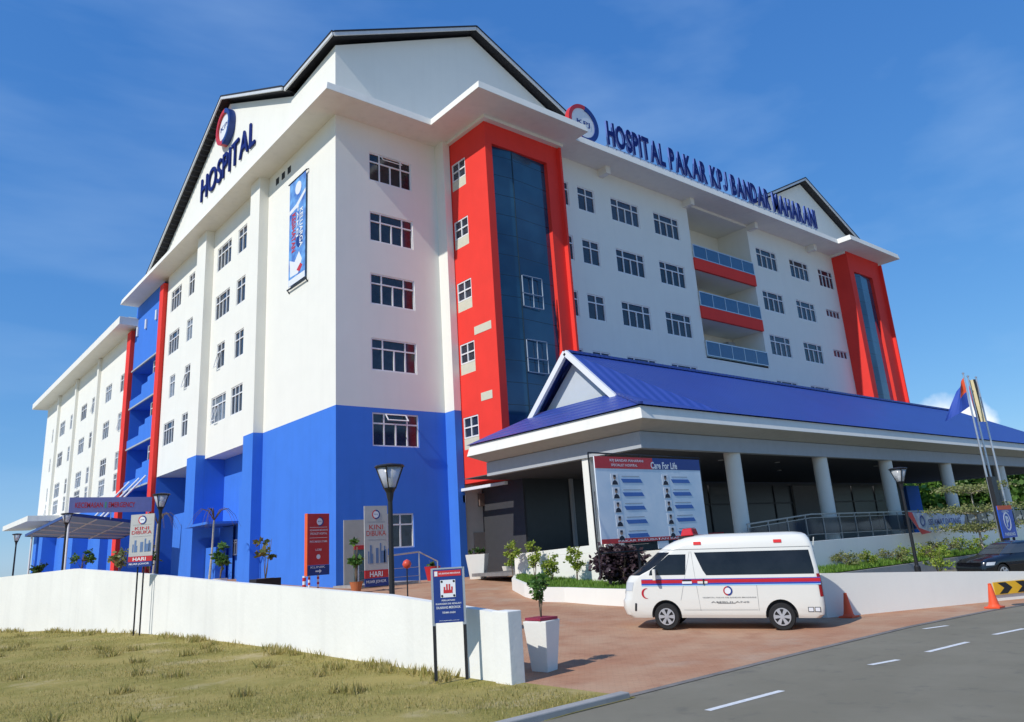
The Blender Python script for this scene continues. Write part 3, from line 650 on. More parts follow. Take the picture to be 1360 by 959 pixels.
# hanging banner
BN = empty('hanging_banner', (-.14, 4.65, 17.9), R(-90), 'tall blue advertising banner hung on the white left facade', 'banner')
BLB = mat('banner_blue', (.03, .08, .42), .6, var=.1, scale=1.2, c2=(.20, .48, .85))
g = MB(); g.box(-1.12, 1.12, 0, .02, .45, 7.2); g.build('cloth', BLB, BN)
g = MB(); g.bar((-1.3, .0, 7.22), (1.3, 0, 7.22), .06); g.bar((-1.3, 0, .3), (1.3, 0, .3), .07)
for x in (-1.25, 1.25): g.bar((x, .0, 7.22), (x, .13, 7.3), .05); g.bar((x, 0, .3), (x, .13, .1), .05)
g.build('batten', BLACKM, BN)
g = MB(); disc(g, .1, 6.5, .42, -.006, 0); g.prism([(-1.1, -.004, 5.35), (-.2, -.004, 5.5), (1.1, -.004, 6.1), (1.1, -.004, 5.85), (0, -.004, 5.25), (-1.1, -.004, 5.1)], (0, .004, 0)); g.box(-1.1, 1.1, -.003, 0, .46, .85); g.prism([(-.9, -.004, 1.0), (.2, -.004, .95), (.7, -.004, 1.7), (.3, -.004, 2.3), (-.3, -.004, 1.8), (-1.0, -.004, 2.1)], (0, .003, 0)); g.build('white_artwork', WHITEB, BN)
g = MB(); disc(g, .35, 3.0, .45, -.008, -.005, n=20); g.build('blue_artwork', NAVYB, BN)
for s, x0, x1, mtl in (('PAKEJ', -.15, .2, WHITEB), ('KESIHATAN', -.75, -.2, REDB), ('KELUARGA', .35, .8, WHITEB)):
    me = text_mesh(s, 1, 0, .02).copy(); a, b, c, d = bbox(me)
    z0, z1 = (2.5, 5.0) if s != 'PAKEJ' else (3.3, 5.3)
    for v in me.vertices:
        u = (v.co.x - a) / (b - a); t = (v.co.y - c) / (d - c); v.co = (x0 + t * (x1 - x0), -.014, z1 - u * (z1 - z0))
    for v in me.vertices: v.co.x = x0 + x1 - v.co.x if False else v.co.x
    me.materials.clear(); me.materials.append(mtl); me.name = 'lettering'; o = bpy.data.objects.new('lettering', me); COL.objects.link(o); o.parent = BN
g = MB(); g.prism([(.4, -.008, 1.0), (.8, -.008, 1.3), (.5, -.008, 1.5), (0, -.008, 1.2)], (0, .003, 0)); g.build('red_artwork', REDB, BN)

# ---------------------------------------------------------------- entrance canopy (porte cochere)
EC = empty('entrance_canopy', (4.1, -16.8, 0), 0, 'wide entrance porch with blue metal hip roof, white fascia and round columns', 'canopy')
CX, CY = 4.1, -16.8
def E(x, y, z): return (x - CX, y - CY, z)
X0, X1, Y0, Y1, ZF0, ZF1 = 4.05, 59.0, -16.75, -5.6, 6.9, 7.42
g = MB(); tapered(g, [E(X0, Y0, 0)[:2], E(X1, Y0, 0)[:2], E(X1, Y1, 0)[:2], E(X0, Y1, 0)[:2]], ZF0, ZF1, .12)
g.build('fascia', WHITE2, EC, bevel=.02)
g = MB(); a0, a1 = (X0, X1), (X0 + 1.15, X1 - 1.15); b0, b1 = (Y0, Y1), (Y0 + 1.2, Y1 + .9)
# sloping underside between the fascia and the ring beam
lo = [(X0 + .02, Y0 + .02), (X1 - .02, Y0 + .02), (X1 - .02, Y1 - .02), (X0 + .02, Y1 - .02)]; hi = [(X0 + .95, Y0 + 1.0), (X1 - .95, Y0 + 1.0), (X1 - .95, Y1 - .3), (X0 + .95, Y1 - .3)]
for i in range(4):
    j = (i + 1) % 4; g.quad(E(*lo[i], ZF0 - .003), E(*lo[j], ZF0 - .003), E(*hi[j], 6.62), E(*hi[i], 6.62))
g.build('soffit', mat('warm_soffit', (.50, .48, .44), .8), EC)
g = MB(); bx0, bx1, by0, by1 = X0 + .95, X1 - .95, Y0 + 1.0, Y1 - .3
g.box(bx0 - CX, bx0 + .35 - CX, by0 - CY, by1 - CY, 5.95, 6.6); g.box(bx1 - .35 - CX, bx1 - CX, by0 - CY, by1 - CY, 5.95, 6.6); g.box(bx0 + .35 - CX, bx1 - .35 - CX, by0 - CY, by0 + .35 - CY, 5.95, 6.6)
g.build('ring_beam', GREYP, EC)
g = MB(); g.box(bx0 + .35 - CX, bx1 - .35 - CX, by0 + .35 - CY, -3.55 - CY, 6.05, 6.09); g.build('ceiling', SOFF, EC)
g = MB()
for (x, y) in ((9, -12), (9, -9), (14, -13), (14, -10), (19, -13), (24, -13), (24, -10), (30, -13)): g.lathe([(.14, 0), (.14, .03)], 12, E(x, y, 6.0))
g.build('downlight', mat('lamp_cover', (.5, .5, .48), .4), EC)
# columns
g0 = MB(); g0.box(5.1 - CX, 5.5 - CX, -12.75 - CY, -12.3 - CY, .7, 6.04); g0.build('column', WHITE, EC, bevel=.03)
for x in (11.6, 19.15, 26.3, 34.4, 43.5):
    g = MB(); g.lathe([(.36, 0), (.36, 4.55)], 24, E(x, -15.3, 1.45)); o = g.build('column', WHITE2, EC, smooth=False); smooth_by_angle(o)
# hip roof with a gablet at the near end
RY = -11.3; RZ = 10.95; zr = 7.44
def zfront(y): return zr + (RZ - zr) * (y - Y0) / (RY - Y0)
g = MB()
gx = 6.3                                                # gablet plane
gzl = 8.6
yfl = -13.75
bR = Y1 - .0
def zb(y): return zr + (RZ - zr) * (bR - y) / (bR - RY)
ybl = -8.85
hx = X1 - 9.0
def corr(a, b, c, d): pass
for yy, ye in ((yfl, Y0), (ybl, bR)):
    g.quad(E(gx + 3, ye, zr), E(X1, ye, zr), E(hx, RY, RZ), E(gx - .5, RY, RZ)); g.quad(E(gx - .5, RY, RZ), E(gx - .3, yy, gzl), E(gx + 3, ye, zr)); g.quad(E(gx - .3, yy, gzl), E(X0, ye, zr), E(gx + 3, ye, zr))
g.quad(E(X0, Y0, zr), E(gx - .3, yfl, gzl), E(gx - .3, ybl, gzl), E(X0, bR, zr)); g.quad(E(X1, Y0, zr), E(hx, RY, RZ), E(X1, bR, zr))
g.build('hip_roof', BLUEROOF, EC)
g = MB(); g.bar(E(gx - .5, RY, RZ + .03), E(hx, RY, RZ + .03), .3, .12); g.bar(E(X0, Y0, zr + .05), E(gx - .25, yfl, gzl + .05), .2, .1)
g.build('ridge_cap', BLUEROOF, EC)
g = MB(); g.quad(E(gx, yfl + .1, gzl - .05), E(gx, ybl - .1, gzl - .05), E(gx, RY, RZ - .25)); g.build('gablet_wall', LGREY, EC)
g = MB(); g.bar(E(gx - .62, RY, RZ - .03), E(gx - .62, yfl - .3, gzl - .3), .16, .26); g.bar(E(gx - .62, RY, RZ - .03), E(gx - .62, ybl + .3, gzl - .3), .16, .26); g.build('bargeboard', FRAME, EC)

# porch floor, plinth walls and ramp
PW = empty('porch_plinth', (5.3, -16.2, 0), 0, 'raised white plinth of the porch with stepped parapet behind the shrubs', 'wall')
g = MB()
def Q(x, y): return (x - 5.3, y + 16.2)
def bx(mb, x0, x1, y0, y1, z0, z1): mb.box(x0 - 5.3, x1 - 5.3, y0 + 16.2, y1 + 16.2, z0, z1)
bx(g, 5.3, 5.55, -12.3, -7.2, .4, 2.1); bx(g, 5.3, 62, -16.2, -16.0, .2, 1.95); bx(g, 5.3, 5.5, -16.0, -12.3, .2, 2.12); bx(g, 5.5, 6.6, -12.9, -12.3, 1.4, 2.82)
g.prism([(0.001, 9.0, 2.1), (.0, 3.9, 2.1), (0, 3.9, 2.42), (0, 9.0, 2.25)], (.24, 0, 0)); g.build('parapet', WHITE, PW, bevel=.015)
g = MB(); bx(g, 5.5, 62, -16.0, -3.6, 1.3, 1.45); g.build('porch_floor', mat('dark_tiles', (.22, .21, .20), .5, var=.2), PW)
g = MB(); bx(g, 8.3, 11.2, -14.6, -14.4, 1.45, 2.6); bx(g, 11.4, 14.9, -15.9, -15.7, 1.95, 2.32); g.build('inner_wall', WHITE, PW)
g = MB(); bx(g, 8.4, 11.1, -14.68, -14.62, 2.35, 2.6); g.build('red_panel', REDB, PW)
RR = empty('ramp_railing', (10.8, -16.1, 0), 0, 'steel handrail with glass infill rising along the ramp to the porch', 'railing')
f = MB(); pz = lambda x: interp(x, [(10.8, 2.85), (16.0, 3.16), (44, 3.0)]); pb = lambda x: interp(x, [(10.8, 2.0), (16, 2.25), (44, 2.0)])
pts = [10.8, 16.0, 44]
for a, b in zip(pts, pts[1:]):
    f.bar((a - 10.8, 0, pz(a)), (b - 10.8, 0, pz(b)), .06); f.bar((a - 10.8, 0, pz(a) - .16), (b - 10.8, 0, pz(b) - .16), .035); f.bar((a - 10.8, 0, pb(a)), (b - 10.8, 0, pb(b)), .035)
for i in range(22):
    x = 10.85 + i * 1.55; f.bar((x - 10.8, 0, 1.95), (x - 10.8, 0, pz(x)), .05)
f.build('rail_frame', mat('rail_steel', (.34, .34, .34), .35, metal=.6), RR)
g = MB(); 
for a, b in zip(pts, pts[1:]): g.quad((a - 10.8, .01, pb(a)), (b - 10.8, .01, pb(b)), (b - 10.8, .01, pz(b) - .18), (a - 10.8, .01, pz(a) - .18))
g.build('glass_infill', mat('rail_glass', (.015, .03, .05), .1, alpha=.8), RR)

# planting beds
bedpts = [(4.9, -7.6), (3.6, -9.0), (2.4, -11.2), (1.9, -12.9), (2.3, -13.6), (2.35, -15.2), (2.7, -17.2), (3.0, -19.5), (3.25, -22.6)]
def bedz(x, y): return interp(y, [(-22.6, .6), (-17, .8), (-13.5, .92), (-7.6, 1.3)])
inner = [(5.29, -22.6), (5.29, -16.21), (5.29, -7.6)]
PB = empty('planter_bed', (4, -13, 0), 0, 'raised planting bed with curved white kerb in front of the porch wall', 'planter')
g = MB()
for (a, b) in zip(bedpts, bedpts[1:]):
    av, bv = Vector((a[0] - 4, a[1] + 13)), Vector((b[0] - 4, b[1] + 13)); n = (bv - av).normalized(); n = Vector((n.y, -n.x)) * .16
    if n.x < 0: n = -n
    za, zb_ = bedz(*a) + .06, bedz(*b) + .06
    g.hexa([(av.x, av.y, -.1), (bv.x, bv.y, -.1), (bv.x + n.x, bv.y + n.y, -.1), (av.x + n.x, av.y + n.y, -.1), (av.x, av.y, za), (bv.x, bv.y, zb_), (bv.x + n.x, bv.y + n.y, zb_), (av.x + n.x, av.y + n.y, za)])
g.build('kerb_wall', WHITE, PB)
g = MB()
for (a, b) in zip(bedpts, bedpts[1:]):
    g.quad((a[0] - 4 + .1, a[1] + 13, bedz(*a)), (5.29 - 4, a[1] + 13, bedz(*a)), (5.29 - 4, b[1] + 13, bedz(*b)), (b[0] - 4 + .1, b[1] + 13, bedz(*b)))
g.build('turf', BEDG, PB)
PR = empty('planter_trough', (5.3, -17.6, 0), 0, 'long low grey concrete planter below the ramp wall at right', 'planter')
g = MB(); g.box(0, 55, -.0, .15, 0, .56); g.box(0, .15, .15, 1.39, 0, .56); g.build('front_wall', CONC, PR)
g = MB(); g.quad((.15, .15, .6), (55, .15, .6), (55, 1.38, .75), (.15, 1.38, .75)); g.build('turf', BEDG, PR)

# retaining wall at left, with its end pillar
def wtop(y): return interp(y, [(-23.2, 1.26), (-18.7, 1.58), (-13.6, 1.78), (-8.7, 2.02), (-2.7, 2.42), (2.9, 2.86), (7.9, 2.74), (18, 2.6)])
ww = []
for (a, b) in zip(WALLP, WALLP[1:]):
    for i in range(6): t = i / 6; ww.append((a[0] + (b[0] - a[0]) * t, a[1] + (b[1] - a[1]) * t))
ww.append(WALLP[-1])
RW = empty('retaining_wall', (-8, -23.2, 0), 0, 'long curving white boundary wall along the dry grass at left', 'wall')
g = MB()
for a, b in zip(ww, ww[1:]):
    za, zb_ = wtop(a[1]), wtop(b[1]); X = lambda p, d: (p[0] + 8 + d, p[1] + 23.2)
    g.hexa([(*X(a, -.12), -.3), (*X(a, .1), -.3), (*X(b, .1), -.3), (*X(b, -.12), -.3), (*X(a, -.12), za), (*X(a, .1), za), (*X(b, .1), zb_), (*X(b, -.12), zb_)])
WALLW = mat('boundary_white', (.82, .80, .73), .85, var=.05, scale=.45, bump=.3, bscale=9, spec=.2, streak=.22)
o = g.build('wall', WALLW, RW)
g = MB(); g.box(-.50, -.16, -.36, .12, -.2, 1.3); g.build('end_pillar', WALLW, RW, bevel=.015)

# right barrier wall
BW = empty('barrier_wall', (3.3, -23.35, 0), 0, 'low white concrete barrier wall tapering to the right along the road', 'wall')
g = MB(); bp_ = [(0, 0, 1.22), (3.7, -1.75, .99), (7.3, -3.45, .73), (12, -5.7, .62), (24, -11.5, .6)]
for a, b in zip(bp_, bp_[1:]):
    g.hexa([(a[0], a[1], -.1), (b[0], b[1], -.1), (b[0], b[1] + .25, -.1), (a[0], a[1] + .25, -.1), (a[0], a[1], a[2]), (b[0], b[1], b[2]), (b[0], b[1] + .25, b[2]), (a[0], a[1] + .25, a[2])])
g.build('wall', WHITE, BW)
CH = empty('chevron_board', (8.6, -25.89, .19), R(-25.4), 'black and yellow chevron warning board on the low white barrier', 'sign')
YEL = mat('sign_yellow', (.75, .42, .02), .5)
g = MB(); g.box(0, 4.2, -.03, .0, 0, .36); g.build('board', YEL, CH)
g = MB()
for i in range(6): x = .15 + i * .68; g.prism([(x, -.036, .02), (x + .3, -.036, .02), (x + .52, -.036, .18), (x + .3, -.036, .34), (x, -.036, .34), (x + .22, -.036, .18)], (0, .005, 0))
g.build('chevron_marks', BLACKM, CH)

# ---------------------------------------------------------------- lamp posts
LG = mat('lamp_glass', (.75, .76, .77), .2, alpha=.55)
def make_lamp(h):
    r = empty('lamp_post'); g = MB()
    g.lathe([(.13, 0), (.13, .25), (.075, .32), (.06, h - .95), (.07, h - .9), (.1, h - .72), (.17, h - .6)], 12); g.build('post', BLACKM, r)
    g = MB(); k = 8
    for i in range(4):
        a = math.pi / 4 + i * math.pi / 2; g.bar((.15 * math.cos(a), .15 * math.sin(a), h - .62), (.36 * math.cos(a), .36 * math.sin(a), h - .06), .03)
    g.lathe([(.36, 0), (.4, .03), (.36, .07), (.1, .11)], 16, (0, 0, h - .08)); g.build('lantern_frame', BLACKM, r)
    g = MB(); g.lathe([(.14, 0), (.33, .53)], 16, (0, 0, h - .61)); g.build('lantern_glass', LG, r, smooth=True)
    g = MB(); g.lathe([(.07, 0), (.08, .22), (.03, .26)], 10, (0, 0, h - .58)); g.build('bulb', WHITEB, r)
    return r
L0 = make_lamp(4.45)
for i, (x, y, z, lab) in enumerate([(-7.62, -17.9, .33, 'black lamp post nearest the camera, before the dark blue wall'), (-7.6, 2.3, 1.5, 'black lamp post beside the left banner stand'), (-7.6, 23, 2.2, 'black lamp post before the glazed side canopy'),
                                    (-7.4, 44.5, 2.1, 'smallest and farthest black lamp post at the left edge'), (17.1, -20, .4, 'slim black lamp post standing before the porch at right')]):
    o = L0 if i == 0 else copy_tree(L0); o.location = (x, y, z); tag(o, lab, 'lamp post', 'black lamp posts')

# ---------------------------------------------------------------- ambulance
def plan_outline(xf, xr, hw, rf_, rr_, n=7):
    """closed outline (x forward) with rounded front and rear corners, starting at rear left going forward on +y side"""
    P = []
    for k in range(n + 1):
        a = math.pi / 2 * k / n; P.append((xr + rr_ - rr_ * math.cos(a), hw - rr_ * .7 + rr_ * .7 * math.sin(a)))
    for k in range(n + 1):
        a = math.pi / 2 * k / n; P.append((xf - rf_ + rf_ * math.sin(a), hw * (1 - .36) + hw * .36 * math.cos(a)))
    return P + [(x, -y) for x, y in reversed(P)]
class Lofted:
    def __init__(s, levels): s.l = levels     # (z, xf, xr, hw, rf, rr)
    def at(s, z):
        L_ = s.l
        for a, b in zip(L_, L_[1:]):
            if z <= b[0]:
                t = max(0, (z - a[0]) / (b[0] - a[0])); return [a[i] + (b[i] - a[i]) * t for i in range(6)]
        return L_[-1]
    def mesh(s, mtl, name, parent, sub=1):
        g = MB(); rings = []
        for lv in s.l: rings.append([(x, y, lv[0]) for x, y in plan_outline(lv[1], lv[2], lv[3], lv[4], lv[5])])
        k = len(rings[0]); g.v = [p for r_ in rings for p in r_]
        for i in range(len(rings) - 1):
            for j in range(k): g.f.append((i * k + j, i * k + (j + 1) % k, (i + 1) * k + (j + 1) % k, (i + 1) * k + j)); g.m.append(0)
        g.f.append(tuple(reversed(range(k)))); g.m.append(0); g.f.append(tuple((len(rings) - 1) * k + j for j in range(k))); g.m.append(0)
        o = g.build(name, mtl, parent); return o
    def side(s, x, z, off=.006, sgn=1):
        a = s.at(z); return (x, sgn * (a[3] + off), z)
    def patch(s, name, mtl, parent, edges, off=.006, sides=(1, -1), n=6):
        """side panel: edges = [(z, x_rear, x_front), ...] from bottom to top"""
        for sg in sides:
            g = MB()
            for (z0, a0, b0), (z1, a1, b1) in zip(edges, edges[1:]):
                for i in range(n):
                    t0, t1 = i / n, (i + 1) / n
                    for hs_ in range(3):
                        u0, u1 = hs_ / 3, (hs_ + 1) / 3
                        def pp(t, u): return s.side((a0 + (a1 - a0) * u) + ((b0 + (b1 - b0) * u) - (a0 + (a1 - a0) * u)) * t, z0 + (z1 - z0) * u, off, sg)
                        g.quad(pp(t0, u0), pp(t1, u0), pp(t1, u1), pp(t0, u1))
            o = g.build(name, mtl, parent)
        return o
    def band(s, name, mtl, parent, z0, z1, pick, off=.006, nz=4):
        """panel wrapped round the body for the outline vertices chosen by pick(i, k)"""
        g = MB()
        for q in range(nz):
            za, zb2 = z0 + (z1 - z0) * q / nz, z0 + (z1 - z0) * (q + 1) / nz; A, B = s.at(za), s.at(zb2)
            oa = plan_outline(A[1] + off, A[2] - off, A[3] + off, A[4], A[5]); ob = plan_outline(B[1] + off, B[2] - off, B[3] + off, B[4], B[5]); k = len(oa)
            for j in range(k):
                if pick(j, k): g.quad((*oa[j], za), (*oa[(j + 1) % k], za), (*ob[(j + 1) % k], zb2), (*ob[j], zb2))
        return g.build(name, mtl, parent)
def cut_arches(o, xs, r, hw, zc, depth=.28):
    for x in xs:
        for sg in (1, -1):
            m = MB(); m.tube([(x, sg * (hw + .1), zc), (x, sg * (hw - depth), zc)], r, 28); c = m.build('cutter', DARK)
            md = o.modifiers.new('b', 'BOOLEAN'); md.operation = 'DIFFERENCE'; md.object = c; md.solver = 'EXACT'
            c.parent = o.parent; bpy.context.view_layer.update()
            ev = o.evaluated_get(bpy.context.evaluated_depsgraph_get()); me = bpy.data.meshes.new_from_object(ev)
            o.modifiers.clear(); o.data = me; bpy.data.objects.remove(c)
    return o
TYRE = mat('tyre', (.018, .018, .018), .85)
RIM = mat('alloy_rim', (.62, .63, .64), .3, metal=.6)
def wheel(parent, x, y, r, sg, spokes=6, wd=.2):
    g = MB(); g.tube([(0, -wd / 2, 0), (0, -wd / 2 + .03, 0), (0, wd / 2 - .03, 0), (0, wd / 2, 0)], [r * .93, r, r, r * .93], 28)
    w_ = g.build('wheel', TYRE, parent, loc=(x, y - sg * wd / 2, r)); smooth_by_angle(w_)
    g = MB(); o = sg * (wd / 2 + .004)
    annulus(g, 0, 0, r * .56, r * .64, 0, 2 * math.pi, o, o + sg * .02, n=30)
    for i in range(spokes):
        a = 2 * math.pi * i / spokes; c, s_ = math.cos(a), math.sin(a)
        g.prism([(c * r * .1 - s_ * r * .07, o, s_ * r * .1 + c * r * .07), (c * r * .6 - s_ * r * .15, o, s_ * r * .6 + c * r * .15), (c * r * .6 + s_ * r * .15, o, s_ * r * .6 - c * r * .15), (c * r * .1 + s_ * r * .07, o, s_ * r * .1 - c * r * .07)], (0, sg * .022, 0))
    disc(g, 0, 0, r * .16, o, o + sg * .03, n=16); g.build('rim', RIM, w_)
AW = mat('van_white', (.76, .74, .66), .28, var=.01, coat=.6, spec=.5)
AG = mat('van_glass', (.008, .009, .011), .08, spec=.45, var=.3, scale=1.2, c2=(.018, .02, .024))
SR = mat('stripe_red', (.5, .015, .03), .35); SB = mat('stripe_blue', (.03, .07, .4), .35); SC = mat('stripe_cyan', (.35, .62, .85), .35)
fx, fy, rx, ry = -1.0, -21.04, .16, -23.75
hd = math.atan2(fy - ry, fx - rx); mid = ((fx + rx) / 2, (fy + ry) / 2)
nrm = Vector((math.cos(hd + math.pi / 2), math.sin(hd + math.pi / 2)))
AM = empty('ambulance', (mid[0] - nrm.x * .84, mid[1] - nrm.y * .84, .055), hd + R(7), 'white high roof ambulance van with red and blue side stripes', 'ambulance')
AM.rotation_euler = (0, -math.atan(.10 / 2.95), hd + R(7))
VL = Lofted([(.30, 2.52, -2.40, .80, .24, .15), (.38, 2.62, -2.50, .84, .26, .15), (.56, 2.69, -2.53, .86, .28, .15), (.74, 2.69, -2.53, .865, .30, .15), (.80, 2.64, -2.53, .865, .30, .15), (1.05, 2.60, -2.52, .865, .32, .15), (1.22, 2.57, -2.51, .865, .34, .15), (1.36, 2.49, -2.50, .86, .36, .15), (1.43, 2.38, -2.49, .855, .38, .15),
             (1.60, 2.12, -2.47, .84, .5, .15), (1.80, 1.88, -2.44, .81, .5, .15), (1.98, 1.66, -2.42, .78, .48, .14), (2.05, 1.58, -2.41, .775, .5, .14), (2.16, 1.42, -2.38, .76, .55, .15), (2.27, 1.18, -2.34, .735, .6, .18), (2.36, .92, -2.28, .69, .6, .22), (2.41, .66, -2.18, .61, .6, .3), (2.44, .30, -1.98, .48, .5, .3)])
bd = VL.mesh(AW, 'body', AM); cut_arches(bd, (1.475, -1.475), .40, .86, .36); smooth_by_angle(bd, 28)
g = MB()
for x in (1.475, -1.475): g.box(x - .42, x + .42, -.62, .62, .30, .80)
g.build('underbody', BLACKM, AM)
VL.patch('side_window', AG, AM, [(1.38, -2.37, .34), (1.5, -2.37, .42), (1.97, -2.30, .62)])
VL.patch('cab_window', AG, AM, [(1.40, .90, 1.88), (1.52, .88, 1.84), (1.93, .85, 1.32)])
VL.band('windscreen', AG, AM, 1.40, 1.99, lambda j, k: k // 2 - 7 <= j <= k // 2 + 5)
VL.patch('red_stripe', SR, AM, [(1.185, -2.5, 2.1), (1.275, -2.5, 2.1)], off=.008); VL.patch('blue_stripe', SB, AM, [(1.14, -2.5, 2.1), (1.183, -2.5, 2.1)], off=.008)
VL.patch('thin_blue_stripe', SB, AM, [(1.277, -2.5, 2.1), (1.295, -2.5, 2.1)], off=.008); VL.patch('pale_stripe', SC, AM, [(1.115, -2.5, 2.1), (1.138, -2.5, 2.1)], off=.008)
BLK = mat('trim_line', (.22, .22, .21), .6)
for nm, ed in (('door_seam', [(.48, .555, .562), (2.0, .70, .707)]), ('door_seam', [(.48, -.93, -.923), (1.12, -.93, -.923)]), ('door_seam', [(.75, 1.06, 1.066), (2.0, .74, .746)]), ('sill_seam', [(.50, -.9, 1.0), (.506, -.9, 1.0)]), ('roof_seam', [(2.05, -2.34, 1.5), (2.062, -2.34, 1.5)]), ('slide_rail', [(.66, -.35, .1), (.675, -.35, .1)])): VL.patch(nm, BLK, AM, ed, off=.007, n=2)
for x in (.73, .32): VL.patch('door_handle', WHITEB if x > .5 else AW, AM, [(1.17, x, x + .26), (1.23, x, x + .26)], off=.03, n=1)
VL.patch('handle_recess', BLACKM, AM, [(1.23, .75, .98), (1.27, .75, .98)], off=.012, n=1); VL.patch('handle_recess', BLACKM, AM, [(1.14, .40, .44), (1.29, .40, .44)], off=.034, n=1)
for x in (.42, -1.66): VL.patch('marker_lamp', mat('marker_red', (.7, .02, .02), .3), AM, [(2.17, x, x + .2), (2.25, x, x + .2)], off=.02, n=1)
VL.band('head_lamp', mat('head_lamp_glass', (.55, .57, .58), .12, spec=.8), AM, 1.0, 1.22, lambda j, k: j in (k // 2 - 7, k // 2 - 6, k // 2 - 5, k // 2 - 4, k // 2 + 3, k // 2 + 2, k // 2 + 4, k // 2 + 5))
VL.band('grille', GREYP, AM, .92, 1.04, lambda j, k: k // 2 - 3 <= j <= k // 2 + 1)
VL.band('tail_lamp', mat('tail_red', (.35, .01, .015), .2), AM, .82, 1.38, lambda j, k: j in (1, 2, 3, 4, k - 3, k - 4, k - 5, k - 6))
VL.band('rear_window', AG, AM, 1.42, 1.95, lambda j, k: j in (k - 1,), off=.007)
VL.patch('fog_lamp', BLACKM, AM, [(.48, 2.28, 2.33), (.68, 2.26, 2.31)], off=.012, n=1)
for sg in (1, -1): wheel(AM, 1.475, sg * .86, .335, sg); wheel(AM, -1.475, sg * .86, .335, sg)
def on_side(z, x0, x1): return VL
AMs = bpy.data.objects.new('side_decal', None)
def vtext(s, x0, x1, z0, z1, mtl, name='lettering'):     # lettering on the near (left) flank, reading toward the rear
    me = text_mesh(s, 1, 0, .01).copy(); a, b, c, d = bbox(me)
    for v in me.vertices:
        X = x0 + (v.co.x - a) / (b - a) * (x1 - x0); Z = z0 + (v.co.y - c) / (d - c) * (z1 - z0); v.co = VL.side(X, Z, .012)
    me.materials.clear(); me.materials.append(mtl); me.name = name; o = bpy.data.objects.new(name, me); COL.objects.link(o); o.parent = AM
vtext('HOSPITAL PAKAR KPJ BANDAR MAHARANI', .48, -.88, .79, .83, BLK); vtext('AMBULANS', .28, -.7, .68, .72, BLK)
g = MB()
for i in range(24):
    a0, a1 = R(70) + R(220) * i / 24, R(70) + R(220) * (i + 1) / 24
    def cp(a, inn):
        r_ = .135 if not inn else .135 - .055 * math.sin((a - R(70)) / R(220) * math.pi)
        return VL.side(1.98 - r_ * math.cos(a) * 1.0, .93 + r_ * math.sin(a), .012)
    g.quad(cp(a0, 0), cp(a1, 0), cp(a1, 1), cp(a0, 1))
g.build('crescent_mark', SR, AM)
for nm, r0, r1, a0, a1, mtl, of in (('emblem_disc', .001, .08, 0, 360, WHITEB, .010), ('emblem_red_arc', .085, .115, 90, 270, SR, .012), ('emblem_blue_arc', .08, .12, -90, 90, NAVYB, .012)):
    g = MB()
    for i in range(20):
        t0, t1 = R(a0 + (a1 - a0) * i / 20), R(a0 + (a1 - a0) * (i + 1) / 20)
        g.quad(*[VL.side(-.18 - r_ * math.cos(t), .98 + r_ * math.sin(t), of) for r_, t in ((r0, t0), (r1, t0), (r1, t1), (r0, t1))])
    g.build(nm, mtl, AM)
for x in (-2.12, -2.28): VL.patch('sticker', BLACKM, AM, [(.45, x - .14, x), (.57, x - .14, x)], off=.008, sides=(1,), n=1); VL.patch('sticker_face', WHITEB, AM, [(.465, x - .125, x - .015), (.555, x - .125, x - .015)], off=.012, sides=(1,), n=1)
g = MB(); g.tube([(1.78, .9, 1.34), (1.72, 1.0, 1.36)], .02, 6); g.box(1.66, 1.74, .96, 1.12, 1.28, 1.56); g.build('wing_mirror', AW, AM, bevel=.02)
g = MB(); g.tube([(1.78, -.9, 1.34), (1.72, -1.0, 1.36)], .02, 6); g.box(1.66, 1.74, -1.12, -.96, 1.28, 1.56); g.build('wing_mirror', AW, AM, bevel=.02)
g = MB(); g.hexa([(.62, -.55, 2.42), (.98, -.55, 2.40), (.98, .55, 2.40), (.62, .55, 2.42), (.67, -.5, 2.62), (.92, -.5, 2.60), (.92, .5, 2.60), (.67, .5, 2.62)]); lb = g.build('light_bar', mat('beacon_red', (.6, .02, .03), .2), AM, bevel=.03)
g = MB(); g.box(.60, 1.02, -.55, .55, 2.28, 2.40); g.build('light_bar_base', BLACKM, lb)
g = MB(); g.tube([(-2.42, .5, 2.0), (-2.47, .52, 2.28)], .014, 6); g.build('aerial', AW, AM)

# ---------------------------------------------------------------- black car behind the barrier
CP = mat('car_black', (.006, .006, .008), .22, coat=.8, spec=.5)
c0, c1 = Vector((16.9, -22.1)), Vector((21.0, -23.9)); ch = math.atan2(c0.y - c1.y, c0.x - c1.x); cm = (c0 + c1) / 2
CR = empty('parked_car', (cm.x, cm.y, .03), ch, 'black saloon car parked behind the low barrier at the right edge', 'car')
CL = Lofted([(.18, 2.12, -2.15, .76, .35, .3), (.3, 2.2, -2.22, .84, .45, .3), (.55, 2.22, -2.25, .87, .5, .3), (.72, 2.14, -2.24, .87, .6, .3), (.84, 1.9, -2.22, .86, .8, .3), (.93, 1.15, -2.12, .84, .7, .3), (1.0, 1.0, -1.98, .80, .5, .3), (1.2, .66, -1.66, .72, .45, .3), (1.36, .32, -1.3, .64, .4, .3), (1.43, .05, -1.0, .56, .35, .3), (1.45, -.2, -.75, .4, .3, .2)])
b_ = CL.mesh(CP, 'body', CR); cut_arches(b_, (1.35, -1.32), .35, .87, .33, .25); smooth_by_angle(b_, 30)
CG = mat('car_glass', (.05, .06, .07), .05, spec=.9)
CL.patch('side_window', CG, CR, [(1.0, -1.5, .78), (1.2, -1.35, .46), (1.33, -1.15, .2)], n=4); CL.band('windscreen', CG, CR, 1.0, 1.34, lambda j, k: k // 2 - 6 <= j <= k // 2 + 4)
